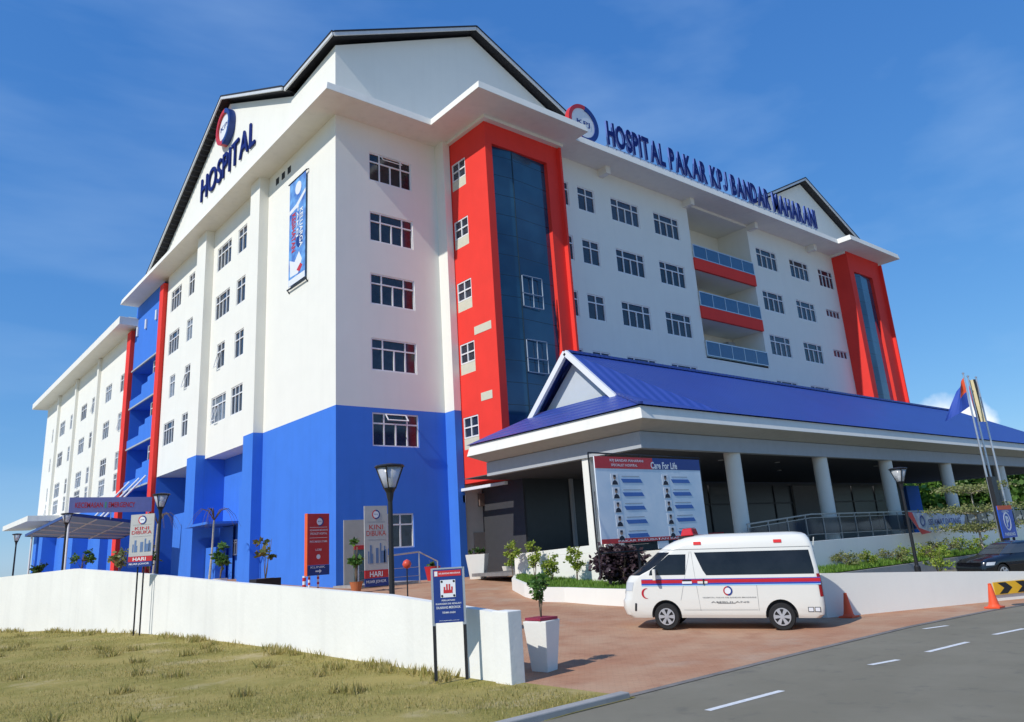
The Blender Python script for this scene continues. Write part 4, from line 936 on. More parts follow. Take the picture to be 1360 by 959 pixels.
CL.patch('door_handle', ALU, CR, [(.80, -.25, -.05), (.83, -.25, -.05)], off=.02, n=1); CL.band('head_lamp', mat('head_lamp_glass', (.5, .5, .5)), CR, .6, .72, lambda j, k: j in (k // 2 - 7, k // 2 - 6, k // 2 - 5, k // 2 + 3, k // 2 + 4, k // 2 + 5))
g = MB(); g.box(1.0, 1.7, -.62, .62, .2, .7); g.box(-1.67, -.97, -.62, .62, .2, .7); g.build('underbody', BLACKM, CR)
for sg in (1, -1): wheel(CR, 1.35, sg * .86, .31, sg, 5); wheel(CR, -1.32, sg * .86, .31, sg, 5)

# ---------------------------------------------------------------- free-standing signs
# directory billboard on posts
BB = empty('directory_billboard', (1.25, -16.6, 0), 0, 'big pale blue directory board with ten portraits on black pipe frame', 'billboard')
PALE = mat('board_pale_blue', (.60, .74, .84), .4, var=.08, scale=.7, c2=(.80, .85, .88))
bw, z0, z1 = 5.95, 2.42, 5.42
g = MB(); g.box(.18, .18 + bw, 0, .05, z0, z1); g.build('board', PALE, BB)
g = MB(); g.box(.18, .18 + bw * .52, -.012, -.001, z1 - .42, z1); g.prism([(.18, -.01, z0), (.18 + bw, -.01, z0), (.18 + bw, -.01, z0 + .12), (.18, -.01, z0 + .16)], (0, .009, 0)); g.build('red_header', REDB, BB)
g = MB(); g.prism([(.18 + bw * .5, -.008, z1 - .42), (.18 + bw, -.008, z1 - .42), (.18 + bw, -.008, z1), (.18 + bw * .5, -.008, z1)], (0, .006, 0)); g.box(4.0, 5.7, 0, .03, z0 - .3, z0 - .02); g.build('blue_header', NAVYB, BB)
text('lettering', 'KPJ BANDAR MAHARANI', BB, WHITEB, .95, 2.75, z1 - .2, z1 - .08, -.016); text('lettering', 'SPECIALIST HOSPITAL', BB, WHITEB, 1.0, 2.4, z1 - .34, z1 - .25, -.016); text('lettering', 'Care For Life', BB, WHITEB, 3.15, 4.7, z1 - .4, z1 - .14, -.016, bold=.03)
text('lettering', 'PAKAR PERUBATAN KAMI', BB, WHITEB, 1.0, 4.5, z0 + .03, z0 + .1, -.016)
pc, sk, dk = MB(), MB(), MB(); bars = MB(); thin = MB()
SKIN = mat('portrait_skin', (.36, .23, .16), .6)
for cx_ in (.95, 3.75):
    for i in range(5):
        zc = z1 - .80 - i * .48; x = cx_ + i * .02
        pc.box(x - .02, x + .36, -.008, -.001, zc - .2, zc + .2); disc(sk, x + .17, zc + .06, .07, -.014, -.009, n=16); dk.prism([(x + .02, -.013, zc - .19), (x + .32, -.013, zc - .19), (x + .28, -.013, zc - .08), (x + .17, -.013, zc - .02), (x + .06, -.013, zc - .08)], (0, .004, 0))
        dk.prism([(x + .10, -.018, zc + .08), (x + .24, -.018, zc + .08), (x + .23, -.018, zc + .15), (x + .11, -.018, zc + .15)], (0, .003, 0))
        bars.prism([(x + .6, -.01, zc - .12), (x + 1.65, -.01, zc - .12), (x + 1.55, -.01, zc + .02), (x + .5, -.01, zc + .02)], (0, .008, 0)); thin.box(x + .55, x + 1.5, -.006, -.001, zc + .1, zc + .125)
pc.build('portrait_panel', WHITEB, BB); sk.build('portrait_face', SKIN, BB); dk.build('portrait_clothing', mat('portrait_dark', (.02, .025, .04), .6), BB); bars.build('name_bar', mat('name_bar_blue', (.06, .16, .45), .5), BB); thin.build('name_line', GREYP, BB)
g = MB(); g.tube([(0, .1, 5.55), (0.02, .1, 2.25), (.15, .1, 2.12), (6.25, .1, 2.12), (6.3, .1, 5.5), (0, .1, 5.55)], .03, 6)
for x in (2.1, 3.7): g.tube([(x, .1, .7), (x, .1, 2.12)], .05, 8)
g.tube([(.9, .1, 5.5), (.9, .1, 5.35)], .03, 6); g.tube([(2.7, .1, 5.5), (2.7, .1, 5.35)], .03, 6); g.build('pipe_frame', BLACKM, BB)
g = MB(); g.tube([(-.35, -.3, 1.4), (.15, .1, 4.2)], .012, 5); g.build('guy_wire', BLACKM, BB)
g = MB(); g.box(3.1, 3.7, .0, .03, z0 - .28, z0 - .02); g.build('small_plate', WHITEB, BB)

# red totem
TT = empty('red_totem', (-2.45, -3.0, 0), R(8), 'red and navy wayfinding totem with white arrow on striped posts', 'sign')
g = MB(); g.box(-.5, .62, -.03, .16, 2.35, 4.55); g.build('red_panel', REDB, TT, bevel=.01)
g = MB(); g.box(-.53, -.505, -.04, .17, 1.9, 4.56); g.build('orange_edge', mat('orange_edge', (.8, .12, .03), .5), TT)
g = MB(); g.box(-.5, .62, -.035, .16, 1.92, 2.345); g.build('blue_panel', NAVYB, TT)
emblem(TT, .1, 4.2, .2, -.045, .006)
for s, a, b, z in (('KPJ BANDAR MAHARANI', -.4, .52, 3.78), ('SPECIALIST HOSPITAL', -.38, .5, 3.64), ('PINTU MASUK UTAMA', -.4, .5, 3.3), ('LOBI', -.1, .2, 2.95), ('KLINIK', -.35, .4, 2.22)): text('lettering', s, TT, WHITEB, a, b, z, z + .09, -.042)
g = MB(); g.box(-.4, .5, -.038, -.03, 3.95, 3.965); g.box(-.4, .5, -.038, -.03, 3.5, 3.515); disc(g, .05, 2.7, .1, -.038, -.03); g.prism([(-.1, -.04, 2.06), (.1, -.04, 2.06), (.1, -.04, 2.0), (.22, -.04, 2.09), (.1, -.04, 2.18), (.1, -.04, 2.12), (-.1, -.04, 2.12)], (0, .004, 0)); g.build('white_marks', WHITEB, TT)
g = MB()
for x in (-.35, .0 + .1): g.tube([(x, .06, 1.0), (x, .06, 1.95)], .05, 10)
g.build('post', WHITEB, TT); g = MB()
for x in (-.35, .1):
    for i in range(4): g.tube([(x, .06, 1.1 + i * .22), (x, .06, 1.2 + i * .22)], .053, 10)
g.build('red_stripes', REDB, TT)
BO = empty('striped_bollard', (-3.6, -4.2, 1.1), 0, 'short red and white striped bollard beside the red totem', 'bollard')
g = MB(); g.tube([(0, 0, 0), (0, 0, .85)], .07, 12); g.build('post', WHITEB, BO); g = MB()
for i in range(3): g.tube([(0, 0, .08 + i * .28), (0, 0, .22 + i * .28)], .074, 12)
g.build('red_stripes', REDB, BO)

def banner_stand(name, x, y, z, rz, w_, h_, lab, big, small, foot, posts):
    b = empty(name, (x, y, z), rz, lab, 'banner')
    BGY = mat('banner_grey', (.50, .49, .46), .5)
    g = MB(); g.box(-w_ / 2, w_ / 2, 0, .05, h_ * .2, h_); g.build('panel', BGY, b)
    emblem(b, 0, h_ * .89, w_ * .17, -.01, .004)
    text('lettering', big, b, REDB, -w_ * .3, w_ * .3, h_ * .70, h_ * .76, -.012, bold=0); text('lettering', small, b, REDB, -w_ * .42, w_ * .42, h_ * .62, h_ * .685, -.012, bold=0)
    g = MB(); g.box(-w_ * .4, w_ * .4, -.008, -.001, h_ * .80, h_ * .803); g.box(-w_ * .38, w_ * .38, -.008, -.001, h_ * .575, h_ * .58)
    k = MB()
    for i, (a, hh, ww_) in enumerate(((-.36, .2, .03), (-.28, .3, .06), (-.2, .16, .03), (-.03, .25, .10), (.15, .33, .04), (.2, .2, .16), (.32, .28, .04), (.36, .22, .05))): k.box(a * w_, (a + ww_) * w_ + .02, -.007, -.001, h_ * .28, h_ * (.28 + hh * .75))
    g.build('rule_line', GREYP, b); k.build('skyline_artwork', mat('artwork_blue', (.12, .2, .36), .6), b)
    g = MB(); g.box(-w_ / 2, w_ / 2, -.01, .05, h_ * .1, h_ * .197); g.build('red_footer', REDB, b); g = MB(); g.box(-w_ / 2, w_ / 2, -.01, .05, 0, h_ * .097); g.build('blue_footer', NAVYB, b)
    text('lettering', foot, b, WHITEB, -w_ * .3, w_ * .25, h_ * .115, h_ * .18, -.014, bold=.02); text('lettering', 'MUAR JOHOR', b, WHITEB, -w_ * .45, w_ * .4, h_ * .03, h_ * .075, -.014)
    if posts:
        g = MB(); g.tube([(-.12, .09, -2.55), (-.12, .09, h_ * .9)], .03, 8); g.tube([(.12, .09, -2.55), (.12, .09, h_ * .9)], .03, 8); g.build('post', BLACKM, b)
    return b
banner_stand('banner_stand', .52, -3.0, 1.25, R(0), 1.22, 3.6, 'tall grey and white banner stand beside the side entrance', 'KINI', 'DIBUKA', 'HARI', False)
banner_stand('banner_sign', -9.75, -3.1, 2.72, R(-46), .95, 1.95, 'grey and red banner on two black poles before the white boundary wall', 'KINI', 'DIBUKA', 'HARI', True)

# blue notice sign by the wall end
BS = empty('notice_sign', (-9.0, -22.35, .08), R(-42), 'navy notice sign with red header on two black posts before the wall', 'sign')
g = MB(); g.box(-.29, .29, -.03, .03, 1.05, 2.06); g.build('board', NAVYB, BS); g = MB(); g.box(-.27, .27, -.036, -.031, 1.92, 2.03); g.build('red_header', REDB, BS)
g = MB(); g.bar((-.3, 0, 1.0), (-.3, 0, 2.08), .04, .07); g.bar((.3, 0, 1.0), (.3, 0, 2.08), .04, .07); g.bar((-.3, 0, 2.07), (.3, 0, 2.07), .07, .03); g.build('frame', ALU, BS)
g = MB(); g.box(-.3 - .03, -.3 + .03, -.03, .03, 0, 1.0); g.box(.3 - .03, .3 + .03, -.03, .03, 0, 1.0); g.build('post', BLACKM, BS)
g = MB(); g.box(-.15, .15, -.036, -.031, 1.52, 1.85); g.box(-.26, -.2, -.04, -.037, 1.93, 2.02); g.build('white_panel', WHITEB, BS)
g = MB(); g.box(-.09, .09, -.041, -.037, 1.60, 1.66); [g.box(-.085 + i * .05, -.055 + i * .05, -.041, -.037, 1.66, 1.72 + (.05 if 0 < i < 3 else 0)) for i in range(4)]; g.build('red_pictogram', REDB, BS)
g = MB(); [disc(g, a, b, .022, -.041, -.037, n=12) for a in (-.12, .12) for b in (1.55, 1.82)]; g.build('corner_dots', BLACKM, BS)
for s, a, b, z, hh in (('KPJ BANDAR MAHARANI', -.17, .25, 1.95, .04), ('PERHATIAN', -.13, .13, 1.45, .03), ('KAWASAN INI ADALAH', -.25, .25, 1.385, .035), ('DILARANG MEROKOK', -.24, .24, 1.31, .045), ('TERIMA KASIH', -.13, .13, 1.22, .035), ('www.kpjhealth.com.my', -.2, .2, 1.08, .018)): text('lettering', s, BS, WHITEB, a, b, z, z + hh, -.037)

# parking sign
PS = empty('parking_sign', (23.5, -21.4, 0), R(0), 'blue parking sign with white P in a ring behind the black car', 'sign')
g = MB(); g.box(-.05, 1.75, -.05, 0, 1.5, 2.98); g.build('board', mat('parking_blue', (.02, .09, .5), .4), PS); g = MB(); g.box(-.05, 1.75, -.06, -.052, 2.8, 3.0); g.build('orange_header', mat('orange_edge', (.8, .2, .1)), PS)
g = MB(); annulus(g, .85, 2.25, .36, .43, 0, 2 * math.pi, -.06, -.052, n=32); g.build('ring', WHITEB, PS); text('lettering', 'P', PS, WHITEB, .68, 1.05, 2.0, 2.5, -.056, bold=.05); text('lettering', 'PARKING', PS, WHITEB, .2, 1.5, 1.58, 1.74, -.056, bold=.03); text('lettering', 'KERETA', PS, WHITEB, .4, 1.3, 2.67, 2.77, -.056, bold=.02)
g = MB(); g.tube([(.2, .05, .1), (.2, .05, 1.6)], .05, 8); g.tube([(1.5, .05, .1), (1.5, .05, 1.6)], .05, 8); g.box(.5, 1.1, .1, .3, .1, 4.4); g.build('post', BLACKM, PS)

# event banner on the railing
EB = empty('railing_banner', (24.4, -16.75, 0), 0, 'blue and white banner with red corner tied below the porch railing', 'banner')
g = MB(); g.hexa([(0, 0, 3.05), (7.6, 0, 2.75), (7.2, 0, 2.15), (1.4, 0, 1.85), (0, .015, 3.05), (7.6, .015, 2.75), (7.2, .015, 2.15), (1.4, .015, 1.85)]); g.build('cloth', mat('banner_paleblue', (.30, .42, .62), .6, var=.3, scale=2.5, c2=(.62, .68, .74)), EB)
g = MB(); g.prism([(0, -.01, 3.05), (.7, -.01, 3.02), (1.2, -.01, 2.2), (2.6, -.01, 1.92), (1.4, -.01, 1.85)], (0, .006, 0)); g.build('red_edge', REDB, EB); g = MB(); annulus(g, 1.75, 2.55, .2, .3, 0, 6.283, -.012, -.004); g.build('ring', NAVYB, EB); text('lettering', 'SELAMAT DATANG', EB, NAVYB, 2.5, 6.8, 2.3, 2.62, -.01, bold=.02)

# flag poles
FG = 'slender flag poles at the right end of the porch'
for i, (x, y, h, lab) in enumerate(((24.35, -21.0, 9.6, 'leftmost flag pole flying the blue flag with red canton'), (25.2, -20.9, 9.55, 'middle flag pole with a furled black, white and yellow flag'), (26.3, -20.9, 9.6, 'rightmost flag pole with a furled red, white and black flag'))):
    f = empty('flag_pole', (x, y, 0), 0, lab, 'flag pole', FG)
    g = MB(); g.lathe([(.06, 0), (.055, h * .5), (.035, h), (.06, h + .02), (.06, h + .07), (.01, h + .1)], 10); g.build('pole', ALU, f)
    if i == 0: mats_ = [mat('flag_blue', (.03, .08, .4), .7), mat('flag_red', (.75, .1, .03), .7)]
    elif i == 1: mats_ = [mat('flag_black', (.02, .02, .02), .8), mat('flag_cream', (.7, .6, .35), .8)]
    else: mats_ = [mat('flag_black', (.02, .02, .02)), mat('flag_pinkred', (.6, .1, .12), .8)]
    g = MB(); nw, nh = 8, 8; W_ = (1.45, .4, .45)[i]; H_ = (1.5, 2.2, 1.4)[i]; dr = (.7, .0, .25)[i]; z_ = h - .15; sgx = (-1, 1, -1)[i]
    def fp(u, v):
        q_ = -sgx * u * W_ * (.35 + .65 * v if i == 0 else 1); wv = .10 * math.sin(u * 7 + v * 2); return (-.77 * q_ + .635 * wv, .635 * q_ + .77 * wv, z_ - v * H_ - u * dr)
    for a in range(nw):
        for b in range(nh):
            red = (a < 4 and b < 4) if i == 0 else (a % 4 > 1)
            g.quad(fp(a / nw, b / nh), fp((a + 1) / nw, b / nh), fp((a + 1) / nw, (b + 1) / nh), fp(a / nw, (b + 1) / nh), m=1 if red else 0)
    g.build('flag', mats_, f, smooth=True, fixn=False)

# side canopy with emergency sign on the left
SCN = empty('side_canopy', (-4.8, 24, 0), 0, 'glazed side entrance canopy with tie rods on the left facade', 'canopy')
g = MB(); cpts = [(-2.5, 0, 6.6), (2.6, 0, 5.85), (4.5, 16, 5.6), (-2.6, 16, 6.1)]; g.prism(cpts, (0, 0, .1)); g.build('roof_sheet', leafmat('sheet_translucent', (.25, .42, .62), (.25, .42, .62)), SCN)
g = MB()
for a, b in zip(cpts, cpts[1:] + cpts[:1]): g.bar(Vector(a) + Vector((0, 0, .05)), Vector(b) + Vector((0, 0, .05)), .12, .2)
g.build('edge_beam', NAVYB, SCN)
g = MB()
for t in (.2, .4, .6, .8): 
    a = Vector(cpts[0]).lerp(Vector(cpts[3]), t); b = Vector(cpts[1]).lerp(Vector(cpts[2]), t); g.bar(a - Vector((0, 0, .08)), b - Vector((0, 0, .08)), .07, .1)
for t in (.33, .66):
    a = Vector(cpts[0]).lerp(Vector(cpts[1]), t); b = Vector(cpts[3]).lerp(Vector(cpts[2]), t); g.bar(a - Vector((0, 0, .08)), b - Vector((0, 0, .08)), .06, .08)
for y in (9, 11, 14): g.tube([(1.0, y, 6.3), (4.5, y + .0, 10.3)], .08, 8)
for (x, y) in ((-2.3, 1.0), (-2.3, 15)): g.tube([(x, y, 1.9), (x, y, 6.3)], .07, 8)
g.build('tie_rod', FRAME, SCN)
ES = empty('emergency_sign', (-4.8, 23.8, 6.66), 0, 'lilac fascia board with red lettering above the side canopy', 'sign')
g = MB(); g.box(-2.6, 2.6, -.05, .05, .06, 1.08); g.build('board', mat('lilac_board', (.22, .24, .46), .5), ES)
text('lettering', 'KECEMASAN', ES, REDB, -2.25, -.55, .38, .74, -.06, bold=.02); text('lettering', 'EMERGENCY', ES, REDB, -.2, 1.5, .38, .74, -.06, bold=.02)
g = MB(); g.box(-.42, -.34, -.06, -.052, .36, .76); g.build('divider', mat('green_mark', (.1, .4, .15), .5), ES)
g = MB(); g.bar((-2.4, 0, -.05), (-2.4, 0, .1), .06); g.bar((2.4, 0, -.7), (2.4, 0, .1), .06); g.bar((0, 0, -.4), (0, 0, .1), .06); g.build('bracket', ALU, ES)

# side-entrance railing and steps
SRl = empty('steps_railing', (-.2, -2.6, 1.2), 0, 'small steel stair railing before the pale side entrance', 'railing')
f = MB(); 
f.tube([(0, 0, 0), (0, 0, 1.3), (1.6, 0, 1.35), (3.3, 0, 1.45), (4.1, -.4, .95), (4.1, -.4, -.1)], .04, 8); f.tube([(3.3, 0, 0), (3.3, 0, 1.45)], .035, 8); f.tube([(1.6, 0, 0), (1.6, 0, 1.35)], .035, 8)
for z in (.35, .75): f.tube([(0, 0, z), (3.3, 0, z)], .015, 6)
f.build('handrail', ALU, SRl); g = MB(); g.box(0, 3.3, .1, 2.5, -.35, .12); g.box(3.3, 3.9, .1, 2.5, -.35, -.02); g.build('steps', CONC, SRl)

# traffic cones
CO = mat('cone_orange', (.85, .10, .03), .5)
def cone(x, y, z, lab):
    c = empty('traffic_cone', (x, y, z), 0, lab, 'traffic cone', 'orange traffic cones')
    g = MB(); g.box(-.2, .2, -.2, .2, 0, .04); g.lathe([(.17, .04), (.13, .1), (.045, .62), (.05, .64), (.0, .66)], 20); g.build('cone_body', CO, c)
    g = MB(); g.lathe([(.072, .42), (.057, .54)], 20); g.build('white_collar', WHITEB, c)
cone(6.55, -26.55, .016, 'orange traffic cone on the road edge before the chevron board'); cone(3.55, -23.85, .01, 'orange and white cone tucked behind the rear of the ambulance')

MH = MB(); MH.lathe([(.34, 0), (.34, .012), (.30, .016)], 28); mh = MH.build('manhole_cover', mat('cast_iron', (.07, .07, .068), .6, var=.3, scale=20), loc=(7.7, -26.95, .002)); tag(mh, 'dark round manhole cover in the road beside the traffic cone', 'manhole cover')
# red ball ornament behind the notice sign
RB = empty('red_ball_ornament', (-6.1, -16.2, .4), 0, 'small red ball ornament on a slim post above the notice sign', 'ornament')
g = MB(); g.lathe([(.02, 0), (.02, 1.72)], 8); g.build('post', BLACKM, RB)
g = MB(); g.lathe([(.01, 1.70), (.09, 1.74), (.13, 1.83), (.09, 1.92), (.01, 1.96)], 16); g.build('ball', mat('orange_red_ball', (.7, .08, .04), .4), RB, smooth=True)

# ---------------------------------------------------------------- plants
GRN = leafmat('leaf_green', (.05, .13, .02), (.13, .25, .04)); YGR = leafmat('leaf_yellowgreen', (.18, .30, .03), (.40, .45, .07)); DGR = leafmat('leaf_dark', (.02, .06, .012), (.07, .13, .02)); PUR = leafmat('leaf_purple', (.035, .02, .035), (.10, .06, .07)); OLV = leafmat('leaf_olive', (.17, .22, .06), (.34, .34, .13)); BRN = leafmat('leaf_brown', (.2, .12, .03), (.15, .2, .04))
BGRN = leafmat('leaf_bright', (.09, .20, .02), (.20, .34, .05))
BARK = mat('bark', (.16, .12, .08), .9, var=.3, scale=12); BARKP = mat('pale_bark', (.42, .38, .30), .9, var=.2, scale=12)
def leaf(mb, p, s, r):
    u = Vector((r.gauss(0, 1), r.gauss(0, 1), r.gauss(0, .6))).normalized(); v = u.cross(Vector((r.gauss(0, 1), r.gauss(0, 1), r.gauss(0, 1)))).normalized()
    p = Vector(p); k = s * r.uniform(.6, 1.3)
    mb.quad(p, p + u * k * .5 + v * k * .3, p + u * k, p + u * k * .5 - v * k * .3)
def cloud_leaves(mb, c, rad, n, s, r, clumps=None):
    clumps = clumps or max(4, n // 40); cs = []
    for _ in range(clumps):
        d = Vector((r.gauss(0, 1), r.gauss(0, 1), r.gauss(0, 1))).normalized() * (r.random() ** .4) * .85
        cs.append(Vector((c[0] + d.x * rad[0], c[1] + d.y * rad[1], c[2] + d.z * rad[2])))
    m_ = min(rad)
    for _ in range(n):
        q = r.choice(cs); leaf(mb, q + Vector((r.gauss(0, 1), r.gauss(0, 1), r.gauss(0, .8))) * m_ * .17, s, r)
    return cs
def plant(name, lab, cat, loc, h, rad, n, ls, mtl, stems=1, group=None, seed=1, trunk_r=.03, bark=None, pot=None, low=.25):
    r = random.Random(seed); o = empty(name, loc, r.uniform(0, 6), lab, cat, group); base = 0
    if pot:
        pk, pm, pw, ph = pot; base = ph - .05; g = MB()
        if pk == 'square':
            k = .68; g.hexa([(-pw * k, -pw * k, 0), (pw * k, -pw * k, 0), (pw * k, pw * k, 0), (-pw * k, pw * k, 0), (-pw, -pw, ph), (pw, -pw, ph), (pw, pw, ph), (-pw, pw, ph)])
        elif pk == 'box': g.box(-pw * 1.3, pw * 1.3, -pw * .6, pw * .6, 0, ph)
        else: g.lathe([(pw * .65, 0), (pw, ph * .9), (pw * 1.05, ph)], 20)
        q = g.build('pot', pm, o, bevel=.015 if pk != 'round' else 0); g = MB(); g.lathe([(pw * .8, ph + .002), (pw * .8, ph + .012)], 12); g.build('soil', BARK, q)
    g = MB(); lf = MB(); tips = []
    for s_ in range(stems):
        a = r.uniform(0, 6.28); sp_ = rad[0] * (.5 if stems > 1 else .12); pts = [(0, 0, base)]
        for i in range(1, 5): t = i / 4; pts.append((math.cos(a) * sp_ * t + r.gauss(0, .03 * h * .3), math.sin(a) * sp_ * t + r.gauss(0, .03 * h * .3), base + (h - rad[2] * .5) * t))
        g.tube(pts, [trunk_r * (1 - .16 * i) for i in range(5)], 6); tips.append(pts)
    cc = (0, 0, base + h - rad[2])
    cs = cloud_leaves(lf, cc, rad, n, ls, r)
    for q in cs[::max(1, len(cs) // 8)]:
        st = tips[r.randrange(len(tips))][r.choice((2, 3))]; g.tube([st, (Vector(st) + q) / 2 + Vector((0, 0, .05)), q], [trunk_r * .5, trunk_r * .3, trunk_r * .15], 5)
    g.build('trunk', bark or BARK, o, smooth=True); lf.build('foliage', mtl, o, fixn=False); return o
# young shrubs before the lit porch wall
BGp = 'young yellow green shrubs before the porch wall'
for i, (x, y, h, lab) in enumerate(((4.6, -7.9, 1.75, 'leftmost young shrub before the white porch wall'), (4.65, -9.3, 1.65, 'second young shrub from the left before the porch wall'), (4.1, -11.0, 1.3, 'low bushy shrub third from the left by the porch wall'), (4.55, -12.0, 1.75, 'rightmost slim shrub before the porch wall corner'))):
    plant('shrub', lab, 'shrub', (x, y, bedz(x, y)), h, (.38, .38, h * .44), 520, .13, YGR, 3, BGp, 20 + i, .022)
plant('purple_shrub', 'dark purple leaved bush behind the front of the ambulance', 'shrub', (4.0, -15.0, .85), 1.55, (1.3, 1.0, .72), 2200, .22, PUR, 8, None, 31, .03)
plant('purple_shrub', 'smaller dark bush under the directory billboard at its right', 'shrub', (5.0, -17.3, .65), 1.2, (.8, .8, .5), 800, .2, PUR, 6, None, 32, .03)
plant('potted_shrub', 'small leafy tree in tall white square planter beside the wall end', 'potted plant', (-7.08, -22.9, .01), 1.12, (.26, .26, .40), 460, .10, GRN, 3, None, 33, .016, pot=('square', WHITE, .28, .98))
g = MB(); g.box(-.24, .24, -.24, .24, 0, .05); tag(g.build('planter_tray', mat('maroon_cloth', (.28, .03, .06), .7), loc=(-7.08, -22.9, 1.0)), 'maroon cover laid on top of the tall white planter', 'cover')
plant('potted_plant', 'leafy plant in white pot between the blue pilasters', 'potted plant', (-3.6, 5.6, 1.5), 1.9, (.5, .5, .8), 260, .25, GRN, 3, None, 34, .03, pot=('round', WHITEB, .35, .5))
plant('potted_plant', 'sparse brownish plant in black box pot on the bright blue wall', 'potted plant', (-3.2, .8, 1.4), 2.3, (.5, .4, .95), 60, .3, BRN, 3, None, 35, .025, pot=('box', BLACKM, .5, .5))
plant('potted_plant', 'tall leafy plant in terracotta pot beside the red totem', 'potted plant', (-1.35, -4.5, 1.15), 1.9, (.28, .28, .8), 130, .25, GRN, 3, None, 36, .03, pot=('round', mat('terracotta', (.5, .16, .06), .7), .28, .4))
plant('potted_plant', 'low bushy plant in red pot by the dark blue wall', 'potted plant', (4.8, -1.2, 1.15), .5, (.35, .35, .28), 120, .15, GRN, 3, None, 37, .02, pot=('round', REDB, .4, .75))
plant('potted_plant', 'dark plant in tall white square pot by the porch corner', 'potted plant', (6.2, -3.2, 1.15), .35, (.42, .42, .15), 200, .15, DGR, 3, None, 38, .02, pot=('square', WHITE, .5, 1.2))
plant('potted_plant', 'low clipped plant in white bowl inside the porch', 'potted plant', (8.4, -3.0, 1.15), .35, (.6, .3, .18), 260, .12, GRN, 3, None, 39, .02, pot=('square', WHITE, .3, .5))
plant('potted_plant', 'slim leafy plant at the foot of the blue recess', 'potted plant', (-4.5, 14.5, 1.7), 2.2, (.6, .6, 1.0), 200, .25, DGR, 3, None, 40, .03, pot=('round', WHITEB, .3, .5))
# bare frond trees by the blue wall
def bare_tree(loc, h, seed, lab):
    r = random.Random(seed); o = empty('bare_tree', loc, 0, lab, 'tree', 'thin bare trees before the blue wall'); g = MB(); g.tube([(0, 0, 0), (.1, 0, h * .5), (.15, 0, h)], [.08, .06, .05], 8); g.build('trunk', BARKP, o)
    f = MB()
    for i in range(11):
        a = r.uniform(0, 6.28); l = r.uniform(1.0, 1.7); pts = [(.15 + math.cos(a) * l * t, math.sin(a) * l * t, h + 1.3 * math.sin(t * 2.2) * (1 - .5 * t) - (.9 * t * t)) for t in (0, .25, .5, .75, 1)]
        f.tube(pts, [.03, .022, .016, .01, .005], 5)
    f.build('frond', BARK, o)
bare_tree((-3.0, 9.0, 1.5), 3.6, 3, 'thin tree with bare drooping fronds between the blue pilasters'); bare_tree((-3.6, 17.5, 1.7), 3.8, 5, 'thin bare tree left of the second blue pilaster')
for i, (x, y, s, lab) in enumerate(((-5.5, 28, 51, 'small leafy sapling under the left edge of the side canopy'), (-5.0, 20, 52, 'olive sapling in front of the red fin'), (-6.6, 38, 53, 'dark sapling behind the second lamp post from the left'))): plant('sapling', lab, 'tree', (x, y, 2.0), 2.6, (.7, .7, .9), 200, .28, (GRN, OLV, DGR)[i], 2, 'saplings along the left driveway', s, .04)
# flat layered young tree at right
def tier_tree(loc, h, tiers, seed, lab):
    r = random.Random(seed); o = empty('layered_tree', loc, 0, lab, 'tree'); g = MB(); g.tube([(0, 0, 0), (.05, .02, h * .5), (0, 0, h)], [.07, .055, .03], 8); lf = MB()
    for z, rad in tiers:
        for i in range(9):
            a = i / 9 * 6.28 + r.uniform(-.2, .2); l = rad * r.uniform(.75, 1.1); e = (math.cos(a) * l, math.sin(a) * l, z + .18); g.tube([(0, 0, z - .1), (e[0] * .5, e[1] * .5, z + .12), e], [.03, .018, .008], 5)
            for _ in range(170): t = r.uniform(.1, 1.1); leaf(lf, (e[0] * t + r.gauss(0, .2), e[1] * t + r.gauss(0, .2), z + .1 + .12 * t + r.gauss(0, .10)), .14, r)
    g.build('trunk', BARKP, o); lf.build('foliage', OLV, o, fixn=False)
tier_tree((26.6, -19.3, .2), 3.95, ((1.7, 2.3), (2.6, 2.6), (3.65, 2.0)), 61, 'young tree with flat olive tiers of leaves before the porch')
for i, (x, y, h) in enumerate(((8.5, -16.95, .7), (17.5, -16.8, .85), (19.5, -16.8, .8), (21.6, -16.9, .8), (24.5, -16.9, .9), (27.4, -16.9, .95), (31.5, -17, 1.0))):
    plant('hedge_shrub', ('green shrub hidden behind the ambulance', 'first feathery shrub right of the ambulance in the planter', 'second feathery shrub right of the ambulance', 'third feathery shrub, left of the right lamp post', 'bright shrub right of the slim lamp post', 'shrub below the railing banner', 'farthest shrub in the low planter')[i], 'shrub', (x, y, .62), h, (1.2 if i < 4 else 1.9, .45, h * .5), 800 if i < 4 else 1500, .10, (GRN, OLV, YGR, OLV, YGR, OLV, YGR)[i], 6, 'shrubs in the low planter', 70 + i, .015)
plant('weeping_shrub', 'thin drooping shrub just before the slim lamp post', 'shrub', (18.3, -20.4, .1), 1.5, (.8, .6, .6), 350, .13, YGR, 5, None, 90, .015)
# background trees
BT = 'trees beyond the porch'
bts = [(96, 14, 13, 7), (100, 8, 11, 6), (104, 2, 12, 6.5), (98, -3, 10, 6), (106, -8, 12, 7), (96, -12, 9, 5.5), (104, -18, 11, 7), (90, -20, 8, 5), (110, 20, 14, 8), (112, -26, 12, 7.5)]
labs = ['tall leafy tree seen just right of the blue panel under the porch', 'broad green tree second to the right of the blue panel', 'tree crown showing behind the layered young tree', 'lower tree between the last two porch columns', 'tree crown directly behind the flag poles', 'low green tree behind the parking sign', 'wide tree at the right edge of the photo beyond the porch', 'small tree above the roof of the black car', 'farthest and darkest tree behind the blue panel', 'farthest tree at the extreme right of the skyline']
for i, ((x, y, h, r_), lab) in enumerate(zip(bts, labs)): plant('broadleaf_tree', lab, 'tree', (x, y, 0), h, (r_, r_, h * .42), 3800, .95, (BGRN, GRN)[i % 2], 3, BT, 100 + i, .25)
